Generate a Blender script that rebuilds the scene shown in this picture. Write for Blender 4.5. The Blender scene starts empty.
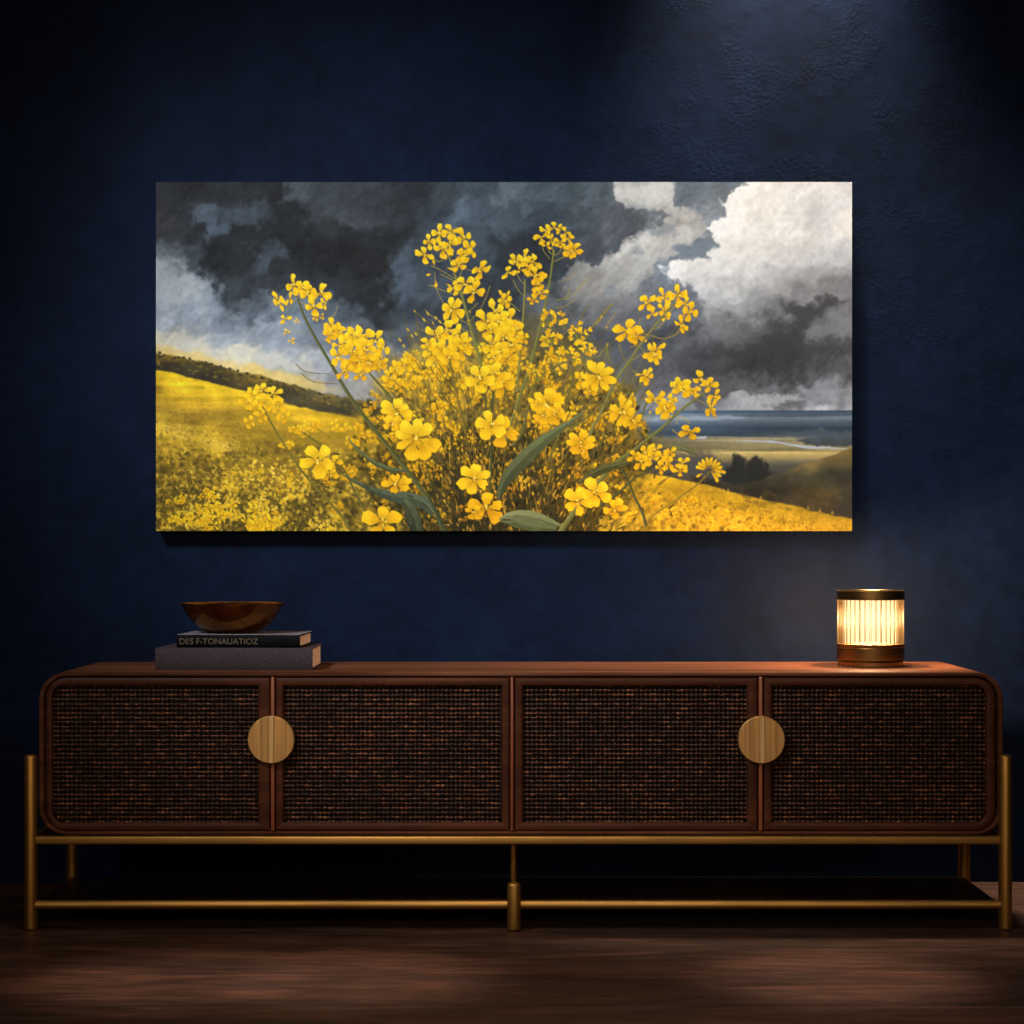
BULB = 4.2
ROD = (0.006, 0.0040, 0.0020, 1)
FILAMENT = 150.0
PIC_TINT = (1.01, 1.0, 0.95)
# ---------------------------------------------------------------- the picture on the canvas
# 696 x 349.33 painter's units (origin at unit 156,182), painted three samples to the unit
import numpy as np
PW, PH, PS = 696.0, 349.33, 3
OX, OY = 156.0, 182.0

def paint_picture():
    rng = np.random.RandomState(11)
    W, H = int(PW * PS), 1048
    w2, h2 = W // 2, H // 2

    def vnoise(w, h, cx, cy, seed):
        r = np.random.RandomState(seed)
        nx, ny = int(cx) + 3, int(cy) + 3
        g = r.rand(ny, nx)
        xs = np.linspace(0, cx, w); ys = np.linspace(0, cy, h)
        xi = xs.astype(int); yi = ys.astype(int)
        fx = xs - xi; fy = ys - yi
        fx = fx * fx * (3 - 2 * fx); fy = (fy * fy * (3 - 2 * fy))[:, None]
        a = g[np.ix_(yi, xi)]; b = g[np.ix_(yi, xi + 1)]; c = g[np.ix_(yi + 1, xi)]; d = g[np.ix_(yi + 1, xi + 1)]
        return (a * (1 - fx) + b * fx) * (1 - fy) + (c * (1 - fx) + d * fx) * fy

    def fbm(w, h, cx, cy, seed, octs=5, gain=0.55):
        t = np.zeros((h, w)); amp = 1.0; s = 0
        for k in range(octs):
            t += amp * (vnoise(w, h, cx, cy, seed + k * 17) - 0.5)
            s += amp; amp *= gain; cx *= 2; cy *= 2
        return t / s * 2

    yy, xx = np.mgrid[0:h2, 0:w2]
    X = OX + (xx + 0.5) / 1.5
    Y = OY + (yy + 0.5) / 1.5
    n1 = fbm(w2, h2, 12, 6, 1, 6, 0.6); n2 = fbm(w2, h2, 12, 6, 2, 6, 0.6)
    n3 = fbm(w2, h2, 34, 17, 3, 5, 0.6); n4 = fbm(w2, h2, 34, 17, 4, 5, 0.6)
    # puffy noise for cloud tops
    def billow(seed, cx):
        t = np.zeros((h2, w2)); amp = 1.0
        for k in range(5):
            t += amp * np.abs(vnoise(w2, h2, cx, cx / 2, seed + k) * 2 - 1); amp *= 0.55; cx *= 2
        return t
    pf = 1.0 - billow(40, 22)
    # ------------------------------------------------ sky: broad tones
    rows = [
     (188, [(160,48,50,53),(200,42,43,46),(240,44,46,50),(268,40,41,44),(285,76,80,86),(312,60,64,69),(360,60,64,69),(400,50,53,58),(440,62,68,74),(478,78,88,96),(500,97,108,114),(520,86,98,106),(560,80,92,100),(600,92,102,110),(640,115,122,128),(690,105,115,125),(728,102,112,122),(760,110,120,130),(850,110,120,130)]),
     (213, [(160,50,50,52),(178,48,50,54),(202,84,94,104),(235,66,74,82),(280,38,39,42),(320,60,64,68),(360,62,66,70),(400,45,47,51),(440,52,58,65),(470,82,94,104),(500,70,80,88),(540,62,70,78),(580,68,75,82),(625,86,90,97),(660,112,118,125),(700,112,120,130),(725,118,126,136),(850,110,118,126)]),
     (238, [(160,62,62,64),(190,48,50,53),(214,84,96,106),(240,35,36,38),(280,34,35,37),(320,46,48,51),(360,36,37,38),(400,40,42,44),(440,58,64,72),(480,66,74,82),(520,46,51,56),(560,56,62,68),(600,70,74,82),(632,84,88,96),(660,112,120,130),(695,112,122,134),(720,120,128,138),(850,110,118,126)]),
     (262, [(160,98,104,110),(185,66,72,78),(210,38,40,43),(240,40,42,44),(272,64,71,78),(300,36,37,39),(330,34,34,36),(365,34,34,35),(397,72,82,92),(430,55,62,70),(480,62,72,80),(520,44,48,53),(560,60,66,72),(600,80,84,90),(640,104,112,122),(680,116,126,138),(710,120,128,138),(850,110,118,126)]),
     (288, [(160,150,155,160),(182,168,171,174),(205,118,128,136),(225,54,59,64),(260,50,54,58),(300,46,50,54),(340,44,47,51),(380,37,38,40),(410,76,86,96),(440,64,71,79),(500,50,55,60),(540,62,66,70),(575,118,118,118),(610,125,127,130),(655,110,116,124),(690,108,116,126),(715,110,116,124),(850,100,104,110)]),
     (313, [(160,152,157,162),(200,142,150,158),(240,112,119,127),(265,82,89,97),(300,104,114,122),(335,80,88,96),(370,48,51,55),(400,60,66,72),(440,55,60,66),(500,50,54,58),(560,92,94,97),(600,118,119,122),(640,100,103,109),(690,100,106,114),(720,98,102,108),(770,80,82,86),(850,90,92,96)]),
     (338, [(160,190,178,150),(200,172,168,160),(240,140,146,152),(280,136,143,151),(320,112,118,126),(370,88,93,99),(400,82,87,94),(440,85,88,92),(480,70,75,80),(560,84,87,91),(620,82,85,91),(670,74,77,83),(700,62,63,67),(740,60,60,63),(780,48,48,50),(820,60,61,64),(845,78,79,82)]),
     (362, [(160,200,180,125),(200,206,190,146),(240,196,187,160),(280,160,161,163),(320,150,151,154),(400,122,124,128),(480,92,96,100),(560,90,93,98),(620,86,89,95),(660,88,90,95),(700,70,71,75),(740,63,63,66),(780,58,58,61),(820,82,83,87),(845,94,95,99)]),
     (388, [(160,210,180,110),(250,208,183,116),(290,190,176,134),(330,166,161,152),(400,140,139,136),(480,100,103,106),(620,92,95,100),(660,98,100,105),(700,96,97,101),(740,92,92,96),(780,104,106,110),(820,134,137,143),(845,150,153,159)]),
     (412, [(160,210,180,110),(330,170,160,140),(480,110,112,114),(620,118,120,124),(700,134,136,140),(760,158,160,164),(845,182,184,188)]),
    ]
    def tone(rows, X, Y, steep=1.0):
        ys = np.array([r[0] for r in rows], float)
        out = np.zeros(X.shape + (3,))
        xs = np.linspace(140, 870, 366)
        def ramp(r, c):
            px = np.array([p[0] for p in r[1]], float); pv = np.array([p[1 + c] for p in r[1]], float)
            i = np.clip(np.searchsorted(px, xs) - 1, 0, len(px) - 2)
            f = np.clip((xs - px[i]) / (px[i + 1] - px[i]), 0, 1)
            f = np.clip((f - 0.5) * steep + 0.5, 0, 1)
            f = f * f * (3 - 2 * f) if steep > 1 else f
            return pv[i] * (1 - f) + pv[i + 1] * f
        tab = np.stack([np.stack([ramp(r, c) for c in range(3)], -1) for r in rows])
        xi = np.clip((X - 140) / 2, 0, 364.99); x0 = xi.astype(int); fx = xi - x0
        fx = fx[..., None]
        yi = np.interp(Y, ys, np.arange(len(ys))); y0 = np.clip(yi.astype(int), 0, len(ys) - 2); fy = (yi - y0)[..., None]
        fy = np.clip((fy - 0.5) * steep + 0.5, 0, 1)
        fy = fy * fy * (3 - 2 * fy)
        return (tab[y0, x0] * (1 - fx) + tab[y0, x0 + 1] * fx) * (1 - fy) + (tab[y0 + 1, x0] * (1 - fx) + tab[y0 + 1, x0 + 1] * fx) * fy
    # lumps of cloud, modelled by the brush
    hgt = fbm(w2, h2, 20, 11, 300, 4, 0.5)
    gy_, gx_ = np.gradient(hgt)
    lump = np.clip((gx_ * -0.55 + gy_ * 0.9) * 14.0, -1, 1)
    lump2 = np.clip((gx_ * 0.7 + gy_ * 0.8) * 14.0, -1, 1)
    n5 = fbm(w2, h2, 60, 30, 400, 4, 0.6); n6 = fbm(w2, h2, 60, 30, 410, 4, 0.6)
    sky = tone(rows, X + n1 * 32 + n3 * 15 + n5 * 8, Y + n2 * 26 + n4 * 12 + n6 * 7, 1.8)
    sky *= (1 + 0.14 * n3 + 0.18 * n1 + 0.15 * lump2)[..., None]
    sky += ((pf - 0.35) * 7 + lump2 * 4)[..., None]

    def sdist(pts, X, Y):
        pts = np.array(pts, float); d = np.full(X.shape, 1e9); ins = np.zeros(X.shape, bool)
        for i in range(len(pts)):
            a = pts[i]; b = pts[(i + 1) % len(pts)]; e = b - a
            t = np.clip(((X - a[0]) * e[0] + (Y - a[1]) * e[1]) / max(e @ e, 1e-9), 0, 1)
            d = np.minimum(d, (X - a[0] - t * e[0]) ** 2 + (Y - a[1] - t * e[1]) ** 2)
            c = (a[1] > Y) != (b[1] > Y)
            ins ^= c & (X < (b[0] - a[0]) * (Y - a[1]) / (b[1] - a[1] + 1e-12) + a[0])
        return np.where(ins, 1, -1) * np.sqrt(d)
    def smooth(t):
        t = np.clip(t, 0, 1); return t * t * (3 - 2 * t)
    def lay(base, pts, col, soft, rough=5.0, puff=0.0, alpha=1.0, grow=0.0):
        sd = sdist(pts, X + n3 * rough * 1.9 + n5 * rough * 1.1, Y + n4 * rough * 1.9 + n6 * rough * 1.1) + n1 * rough * 0.8 + (pf - 0.4) * puff + grow
        m = (smooth(sd / soft + 0.5) * alpha)[..., None]
        return base * (1 - m) + np.asarray(col, float) * m, sd

    # the grey-beige cloud bank left of the white one
    beige = tone([(185,[(600,196,196,192),(660,186,187,186),(710,150,155,160)]),(215,[(600,150,150,150),(650,165,165,163),(690,186,184,179),(710,160,162,164)]),
                  (240,[(610,175,174,170),(650,190,188,184),(690,178,178,176)]),(262,[(570,126,125,122),(600,150,148,143),(640,178,177,174),(670,160,162,164)]),
                  (285,[(570,128,127,125),(600,152,149,144),(640,146,148,150),(670,128,133,139)]),(310,[(570,112,113,115),(620,116,118,121),(670,112,117,123)])], X + n1 * 16, Y + n2 * 12)
    beige = beige * (1 + 0.16 * n3 + 0.12 * lump2)[..., None] + ((pf - 0.3) * 16)[..., None]
    dapple = smooth((fbm(w2, h2, 26, 15, 340, 5, 0.6) - 0.12) / 0.22)[..., None] * 0.55
    beige = beige * (1 - dapple) + np.array((122,130,139.)) * dapple
    sky, _ = lay(sky, [(613,176),(612,196),(618,210),(644,212),(664,212),(652,230),(632,240),(622,250),(612,262),(596,262),(586,252),(574,252),(560,275),(560,300),(600,306),(640,285),(662,268),(672,256),(674,246),(700,238),(706,222),(700,208),(676,204),(672,190),(676,176)], beige, 6, 7, 4)
    # bright tops of that bank
    sky, _ = lay(sky, [(622,249),(636,240),(648,236),(652,240),(634,252),(620,262),(612,262)], (214,212,208), 8, 4, 4, 0.75)
    sky, _ = lay(sky, [(618,186),(660,182),(668,196),(640,206),(620,200)], (208,207,202), 14, 6, 6, 0.7)
    # blue gap
    sky, _ = lay(sky, [(673,246),(690,240),(712,242),(716,250),(700,258),(684,256)], (112,124,137), 5, 3, 2, 0.9)
    # the big white cloud
    white = tone([(182,[(720,226,225,222),(770,224,224,222),(815,212,212,214),(850,206,207,211)]),(205,[(720,230,229,226),(760,228,227,224),(810,212,213,216),(850,208,209,213)]),
                  (230,[(706,222,221,218),(740,230,228,225),(790,220,220,219),(825,203,204,208),(850,214,214,213)]),(255,[(690,208,207,205),(740,222,221,219),(780,206,206,206),(815,188,189,193),(850,182,183,188)]),
                  (275,[(660,206,206,206),(700,210,210,210),(745,205,205,205),(780,176,177,180),(815,156,157,161),(850,150,151,156)]),
                  (292,[(670,186,188,191),(710,196,197,199),(745,186,187,189),(775,160,161,164),(805,124,125,128),(850,124,125,129)]),
                  (310,[(690,150,153,158),(720,164,166,169),(755,146,148,151),(785,112,113,116),(815,94,95,98),(850,118,119,123)]),
                  (330,[(690,110,113,118),(720,112,114,118),(760,92,93,96),(790,66,66,68),(820,84,85,88),(850,108,109,113)]),
                  (350,[(690,76,78,83),(740,64,64,67),(790,50,50,52),(850,80,81,84)]),
                  (372,[(690,74,76,80),(740,64,64,67),(790,58,58,61),(850,94,95,99)])], X + n1 * 26 + n3 * 14 + n5 * 7, Y + n2 * 20 + n4 * 12 + n6 * 7, 1.25)
    white = white * (1 + 0.09 * n3 + 0.05 * n1 + 0.085 * lump2)[..., None] + ((pf - 0.35) * 12)[..., None]
    cloud = [(750,170),(746,186),(729,199),(721,208),(724,217),(708,232),(714,245),(708,255),(688,259),(664,275),(680,284),(702,296),(708,312),(690,330),(670,352),(690,392),(880,392),(880,170)]
    sd = sdist(cloud, X + n3 * 10 + n5 * 7, Y + n4 * 10 + n6 * 7) + n1 * 3 + (pf - 0.4) * 6
    soft = np.interp(Y, [180, 290, 330, 360, 380], [3.5, 6, 24, 40, 50])
    fade = smooth((378 - Y + n1 * 20) / 50)
    m = (smooth(sd / soft + 0.5) * fade)[..., None]
    rim = (np.exp(-((sd - 4) / 6.0) ** 2) * smooth((300 - Y) / 30))[..., None]
    sky = sky * (1 - m) + np.clip(white + rim * 14, 0, 236) * m
    # right edge tuft, dark hook and its light inlet
    sky, _ = lay(sky, [(830,226),(842,214),(856,208),(856,240),(838,242)], (222,221,218), 6, 3, 5, 0.8)
    sky, _ = lay(sky, [(786,306),(803,301),(836,298),(846,302),(832,308),(812,315),(803,330),(812,345),(800,362),(745,360),(722,352),(760,342),(784,330),(793,320),(784,314)], (57,57,59), 10, 6, 3, 0.85)
    sky, _ = lay(sky, [(806,330),(816,322),(834,316),(856,312),(856,338),(826,344),(810,340)], (122,123,127), 9, 5, 5, 0.7)
    # low light over the far hills, left
    sky, _ = lay(sky, [(150,250),(166,258),(184,266),(196,276),(206,290),(214,304),(214,322),(190,316),(150,300)], (172,176,180), 16, 7, 8, 0.45)
    sky, _ = lay(sky, [(150,330),(180,336),(220,346),(260,352),(300,358),(330,372),(300,372),(240,366),(190,354),(150,346)], (208,200,180), 9, 5, 5, 0.6)
    sky, _ = lay(sky, [(150,340),(190,352),(240,366),(300,374),(340,392),(300,390),(230,372),(150,356)], (226,190,100), 7, 4, 2, 0.6)
    # little white line of cloud above the sea
    sky, _ = lay(sky, [(724,396),(745,392),(752,396),(770,394),(786,390),(800,394),(808,398),(780,400),(740,401)], (176,177,178), 4, 4, 4, 0.75)
    sky += (rng.rand(h2, w2)[..., None] - 0.5) * 5

    img = np.clip(sky, 20, 240)
    # ------------------------------------------------ far sea, plain and hills on the right
    def band(y):
        return np.interp(y, [408, 411, 415, 418, 422, 428, 434, 438], np.arange(8))
    sea_t = np.array([(96,112,128),(76,95,114),(92,108,124),(128,141,152),(96,112,126),(58,74,92),(62,76,88),(92,98,98)], float)
    ln = fbm(w2, h2, 10, 120, 71, 4)
    b = np.clip(band(Y + ln * 3), 0, 6.999); bi = b.astype(int)
    sea = sea_t[bi] * (1 - (b - bi))[..., None] + sea_t[bi + 1] * (b - bi)[..., None]
    sea *= np.interp(X, [640, 700, 760, 850], [1.12, 1.05, 0.86, 0.82])[..., None] * (1 + 0.22 * ln)[..., None]
    pl_t = np.array([(120,116,98),(150,138,100),(128,116,78),(196,170,104),(150,130,84),(92,88,74),(70,68,62)], float)
    p = np.clip(np.interp(Y + ln * 4, [437, 443, 449, 454, 459, 464, 472], np.arange(7)), 0, 5.999); pi = p.astype(int)
    plain = pl_t[pi] * (1 - (p - pi))[..., None] + pl_t[pi + 1] * (p - pi)[..., None]
    plain *= np.interp(X, [640, 690, 740, 850], [0.72, 0.9, 1.06, 1.0])[..., None] * (1 + 0.25 * ln)[..., None]
    land = np.where((Y > 437 + n3 * 1.5)[..., None], plain, sea)
    m = smooth((Y - 409.8) / 1.2)[..., None]
    img = img * (1 - m) + np.clip(land, 20, 230) * m
    def put(pts, col, soft=1.6, rough=2.0, alpha=1.0):
        nonlocal img
        img, _ = lay(img, pts, col, soft, rough, 0, alpha)
    put([(794,441),(806,438),(824,435),(860,434),(860,448),(826,445)], (66,72,74))
    put([(736,441.5),(772,440.5),(790,444),(832,447),(850,449.5),(800,447.6),(774,443)], (176,180,188), 1.2, 0.6)
    put([(770,437),(800,432),(830,430),(860,431),(860,440),(820,440),(796,440)], (76,86,94), 3, 3, 0.7)
    put([(640,417),(700,416),(744,418.5),(736,420),(690,420),(640,421)], (150,162,172), 2, 1.4, 0.8)
    put([(690,437),(706,436),(706,438.5),(694,439)], (190,194,198), 1.4, 0.8, 0.8)
    put([(660,452),(700,456),(730,460),(740,480),(700,484),(650,474)], (74,73,70), 8, 4, 0.85)
    for (a, b_, c) in ((731, 744, 456), (745, 767, 455), (764, 774, 462), (722, 734, 464)):
        put([(a,484),(a + 1,c + 8),((a + b_) / 2 - 2,c + 1),((a + b_) / 2 + 1,c),(b_ - 2,c + 5),(b_,484)], (40,40,36), 4, 4, 0.95)
    hill = tone([(448,[(780,128,104,58),(850,124,100,56)]),(462,[(770,112,100,62),(800,126,106,62),(850,92,80,50)]),(475,[(740,58,54,44),(780,76,70,50),(830,66,62,46),(850,54,50,40)]),
                 (492,[(700,46,44,36),(780,60,52,38),(820,96,78,44),(850,72,64,46)]),(515,[(740,60,54,34),(800,74,64,40),(850,58,52,40)])], X + n1 * 14 + n3 * 5, Y + n2 * 9 + n4 * 4)
    hill *= (1 + 0.35 * n3)[..., None]
    put([(860,446),(842,452),(818,461),(788,470),(764,478),(742,484),(716,480),(690,476),(690,500),(860,540)], hill, 2.0, 2.0)
    # ------------------------------------------------ ridge and yellow slopes
    ridge = tone([(356,[(156,120,96,34),(220,104,84,36),(300,150,122,46)]),(366,[(156,60,52,34),(200,66,58,36),(240,120,98,40),(300,150,122,44)]),(378,[(156,64,56,34),(220,52,46,32),(270,140,112,38),(320,92,84,56)]),
                  (392,[(220,60,52,32),(290,64,58,42),(330,120,104,54),(370,80,74,58)]),(410,[(280,66,58,36),(370,60,56,44)])], X + n1 * 8, Y + n2 * 5) * (1 + 0.5 * n3)[..., None]
    put([(140,350),(190,359.5),(221,367),(238,371.5),(269,380),(310,389),(347,398),(390,408),(390,440),(140,440)], ridge, 1.6, 2.0)
    field = tone([(368,[(156,236,192,36),(300,236,190,36)]),(384,[(156,226,180,34),(200,238,192,36),(300,238,190,34)]),(400,[(156,176,138,34),(200,206,162,34),(250,228,182,34),(330,220,172,34)]),
                  (416,[(156,196,156,46),(190,150,116,34),(230,150,118,32),(290,214,168,34),(360,205,160,30)]),(432,[(156,220,178,52),(200,204,162,42),(240,146,114,32),(300,176,138,32),(380,150,118,28)]),
                  (450,[(156,190,150,40),(220,184,146,38),(280,132,104,30),(340,140,108,28),(420,110,86,26)]),(475,[(156,150,116,34),(220,120,94,30),(300,120,94,30),(380,100,80,26),(600,110,86,22)]),
                  (500,[(156,100,80,28),(260,92,74,27),(400,72,60,26),(560,60,50,20),(640,140,106,22)]),(532,[(156,84,68,26),(300,78,64,26),(400,56,48,22),(560,46,40,18),(640,150,114,22)])], X + n1 * 12, Y + n2 * 8)
    stripes = fbm(w2, h2, 20, 90, 90, 4)
    field = field * (1 + 0.30 * n3 + 0.22 * stripes)[..., None]
    put([(140,365.5),(190,377.5),(241,390.5),(293,405),(361,420),(430,436),(430,560),(140,560)], field, 1.4, 1.0)
    rfield = tone([(468,[(615,214,168,28),(700,204,162,32)]),(490,[(615,196,150,26),(700,200,156,30),(760,194,154,36)]),(510,[(600,172,130,24),(660,182,138,26),(740,190,150,32),(850,178,140,36)]),(532,[(600,150,114,22),(660,172,130,26),(760,178,138,28),(850,172,134,34)])], X, Y) * (1 + 0.22 * n3 + 0.16 * stripes)[..., None]
    put([(560,455),(615,468.5),(652,474),(693,483),(741,494),(792,505.5),(860,521),(860,560),(560,560)], rfield, 1.4, 1.0)
    # shadowy heart of the flowering bush
    bush = tone([(320,[(380,128,112,64),(520,92,84,52),(620,96,92,74)]),(360,[(380,176,140,40),(450,214,166,36),(520,130,104,38),(600,128,108,52)]),(400,[(380,182,142,32),(450,196,150,30),(520,128,98,28),(640,140,110,36)]),
                 (430,[(360,160,124,28),(450,130,98,24),(520,120,90,24),(640,150,114,30)]),(460,[(360,130,102,28),(450,84,66,22),(540,84,66,22),(640,120,92,26)]),(500,[(360,80,66,26),(450,50,42,18),(540,52,42,18),(620,84,64,20)]),(532,[(360,60,52,24),(450,44,38,18),(540,44,37,17),(620,90,70,20)])], X + n1 * 10, Y + n2 * 10) * (1 + 0.5 * n3)[..., None]
    put([(392,352),(420,340),(440,352),(470,336),(500,330),(520,318),(560,330),(590,345),(604,372),(616,396),(640,410),(648,440),(640,470),(626,560),(320,560),(330,500),(352,440),(376,400)], bush, 30, 14, 0.8)

    C = np.repeat(np.repeat(np.clip(img, 12, 242), 2, 0), 2, 1).astype(np.float32)

    # ------------------------------------------------ brush work
    vn = n3
    def poly(pts, c0, c1=None, axis=None, alpha=1.0):
        p = (np.asarray(pts, float) - (OX, OY)) * PS
        x0 = max(int(p[:, 0].min()) - 1, 0); x1 = min(int(p[:, 0].max()) + 2, W)
        y0 = max(int(p[:, 1].min()) - 1, 0); y1 = min(int(p[:, 1].max()) + 2, H)
        if x1 <= x0 or y1 <= y0: return
        gx = np.arange(x0, x1)[None, :] + 0.5; gy = np.arange(y0, y1)[:, None] + 0.5
        ins = np.zeros((y1 - y0, x1 - x0), bool)
        q = np.roll(p, -1, 0)
        for a, b in zip(p, q):
            if a[1] == b[1]: continue
            ins ^= ((a[1] > gy) != (b[1] > gy)) & (gx < (b[0] - a[0]) * (gy - a[1]) / (b[1] - a[1]) + a[0])
        if c1 is None:
            col = np.asarray(c0, np.float32)
        else:
            a = (np.asarray(axis[0], float) - (OX, OY)) * PS; b = (np.asarray(axis[1], float) - (OX, OY)) * PS; e = b - a
            t = np.clip(((gx - a[0]) * e[0] + (gy - a[1]) * e[1]) / max(e @ e, 1e-6), 0, 1)[..., None]
            col = (np.asarray(c0) * (1 - t) + np.asarray(c1) * t).astype(np.float32)
        sub = C[y0:y1, x0:x1]
        k = (ins * alpha)[..., None]
        C[y0:y1, x0:x1] = sub * (1 - k) + col * k

    def stroke(pts, w0, w1, c0, c1=None, alpha=1.0, steps=14):
        P = np.asarray(pts, float)
        # smooth curve through the points
        t = np.linspace(0, len(P) - 1, steps); out = []
        for v in t:
            i = min(int(v), len(P) - 2); f = v - i
            a = P[max(i - 1, 0)]; b = P[i]; c = P[i + 1]; d = P[min(i + 2, len(P) - 1)]
            out.append(0.5 * ((2 * b) + (c - a) * f + (2 * a - 5 * b + 4 * c - d) * f * f + (3 * b - a - 3 * c + d) * f ** 3))
        Q = np.array(out); T = np.gradient(Q, axis=0); T /= np.linalg.norm(T, axis=1)[:, None] + 1e-9
        N = np.stack([-T[:, 1], T[:, 0]], 1); ww = np.linspace(w0, w1, len(Q))[:, None] * 0.5
        poly(np.concatenate([Q + N * ww, (Q - N * ww)[::-1]]), c0, c1, (Q[0], Q[-1]), alpha)
        return Q, N, ww

    def stem(pts, w0, w1, c=(88,90,42), hi=(140,138,70), steps=16):
        Q, N, ww = stroke(pts, w0, w1, c, steps=steps)
        stroke(Q + N * ww * 0.55 * np.sign(-N[:, :1] - 1e-6), w0 * 0.35, w1 * 0.35, hi, alpha=0.6, steps=steps)

    petal_s = np.array([(0,.05),(.14,.10),(.32,.25),(.52,.40),(.70,.45),(.86,.38),(.96,.22),(.99,.0),(.96,-.22),(.86,-.38),(.70,-.45),(.52,-.40),(.32,-.25),(.14,-.10),(0,-.05)])
    YB, YM, YD = np.array((252,206,38.)), np.array((241,184,24.)), np.array((205,142,14.))
    def mix(a, b, t): return a * (1 - t) + b * t
    def petal(x, y, ang, L, wd, sh, M=None):
        p = petal_s * (L, L * wd)
        ca, sa = np.cos(ang), np.sin(ang)
        p = np.stack([p[:, 0] * ca - p[:, 1] * sa, p[:, 0] * sa + p[:, 1] * ca], 1)
        if M is not None: p = p @ M.T
        p = p + rng.randn(*p.shape) * L * 0.03
        p[7] -= (p[7] - p[0]) * 0.10 * (rng.rand() < 0.4) * rng.rand()
        tip = np.array((x, y)) + p[7]
        base = np.array((x, y))
        c = mix(YM, YB, sh) if sh >= 0 else mix(YM, YD, -sh)
        poly((p * 1.04 + base) + (0.25, 0.4), c * (0.66, 0.58, 0.5), alpha=0.5 if L > 7 else 0.3)
        poly(p + base, c * (0.80, 0.74, 0.6), np.minimum(c * 1.03, 255), (base, base + (tip - base) * 0.75))
        # folds of paint
        for s in (-0.16, 0.14):
            v = tip - base; nrm = np.array((-v[1], v[0]))
            stroke([base + v * 0.3 + nrm * s * 0.6, base + v * 0.8 + nrm * s], L * 0.05, L * 0.02, c * 0.86, alpha=0.5, steps=4)
    def flower(x, y, r, n=5, rot=0.0, tilt=0.0, tdir=0.0, sh=0.6, wd=0.95, heart=True):
        ca, sa = np.cos(tdir), np.sin(tdir)
        R = np.array(((ca, -sa), (sa, ca)))
        M = R @ np.diag((1.0, 1.0 - tilt)) @ R.T
        order = list(range(n)); rng.shuffle(order)
        wd = wd * min(0.80, 4.3 / n) if n > 3 else wd * 0.8
        for k in order:
            a = rot + k * 2 * np.pi / n + rng.randn() * 0.10
            s = np.clip(sh - 0.35 * np.sin(a) * 0.9 * -1 * -1 + rng.randn() * 0.12, -1, 1)
            petal(x, y, a, r * (0.86 + rng.rand() * 0.24), wd * (0.85 + 0.25 * rng.rand()), s, M)
        if heart:
            for k in range(6):
                a = rng.rand() * 6.28; q = r * 0.12 * rng.rand() ** 0.5
                dab(x + np.cos(a) * q * 1.4, y + np.sin(a) * q * 1.4, r * 0.055 + .25, r * 0.055 + .25, 0, (150,112,18) if k % 2 else (250,214,90))
    def dab(x, y, a, b, ang, c, alpha=1.0):
        cx = (x - OX) * PS; cy = (y - OY) * PS; a *= PS; b *= PS
        R = max(a, b) + 1
        x0 = max(int(cx - R), 0); x1 = min(int(cx + R) + 1, W); y0 = max(int(cy - R), 0); y1 = min(int(cy + R) + 1, H)
        if x1 <= x0 or y1 <= y0: return
        gx = np.arange(x0, x1)[None, :] + .5 - cx; gy = np.arange(y0, y1)[:, None] + .5 - cy
        ca, sa = np.cos(ang), np.sin(ang)
        d = ((gx * ca + gy * sa) / a) ** 2 + ((gy * ca - gx * sa) / b) ** 2
        k = (np.clip((1.15 - d) * 3, 0, 1) * alpha)[..., None]
        sub = C[y0:y1, x0:x1]
        C[y0:y1, x0:x1] = sub * (1 - k) + np.asarray(c, np.float32) * k
    def head(x, y, r, n, size, sh=0.4, squash=0.7, narrow=False):
        # a loose umbel of small blossoms
        for k in range(n):
            a = rng.rand() * 6.283; q = r * rng.rand() ** 0.6
            px, py = x + np.cos(a) * q, y + np.sin(a) * q * squash
            flower(px, py, size * (0.75 + 0.5 * rng.rand()), 4 + rng.randint(2), rng.rand() * 6, 0.25 + 0.4 * rng.rand(), rng.rand() * 3, sh + 0.35 * rng.randn() * 0.7 - (py - y) / r * 0.25, 0.55 if narrow else 0.9, False)
    def buds(x, y, r, n, sh=0.3):
        for k in range(n):
            a = rng.rand() * 6.283; q = r * rng.rand() ** 0.5
            px, py = x + np.cos(a) * q, y + np.sin(a) * q * 0.8
            stroke([(x, y + r * 0.9), (px, py)], 0.8, 0.6, (120,112,44), steps=3)
        for k in range(n):
            a = rng.rand() * 6.283; q = r * rng.rand() ** 0.5
            px, py = x + np.cos(a) * q, y + np.sin(a) * q * 0.85
            for j in range(2 + rng.randint(2)):
                an = a + rng.randn() * 0.7
                dab(px + np.cos(an) * 1.6, py + np.sin(an) * 1.6, 2.4, 1.2, an, mix(YD, YB, np.clip(rng.rand() * 0.9 + sh * 0.3, 0, 1)))

    def blur(x0, y0, x1, y1, r, feather=10):
        x0 = int((x0 - OX) * PS); x1 = int((x1 - OX) * PS); y0 = int((y0 - OY) * PS); y1 = int((y1 - OY) * PS)
        x0, y0, x1, y1 = max(x0, 0), max(y0, 0), min(x1, W), min(y1, H)
        B = C[y0:y1, x0:x1].copy()
        for it in range(2):
            P = np.pad(B, ((r, r), (r, r), (0, 0)), mode='edge').astype(np.float64)
            cs = np.cumsum(P, 0); cs = np.concatenate([np.zeros_like(cs[:1]), cs]); P = (cs[2 * r + 1:] - cs[:-2 * r - 1]) / (2 * r + 1)
            cs = np.cumsum(P, 1); cs = np.concatenate([np.zeros_like(cs[:, :1]), cs], 1); B = ((cs[:, 2 * r + 1:] - cs[:, :-2 * r - 1]) / (2 * r + 1)).astype(np.float32)
        C[y0:y1, x0:x1] = B
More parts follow.
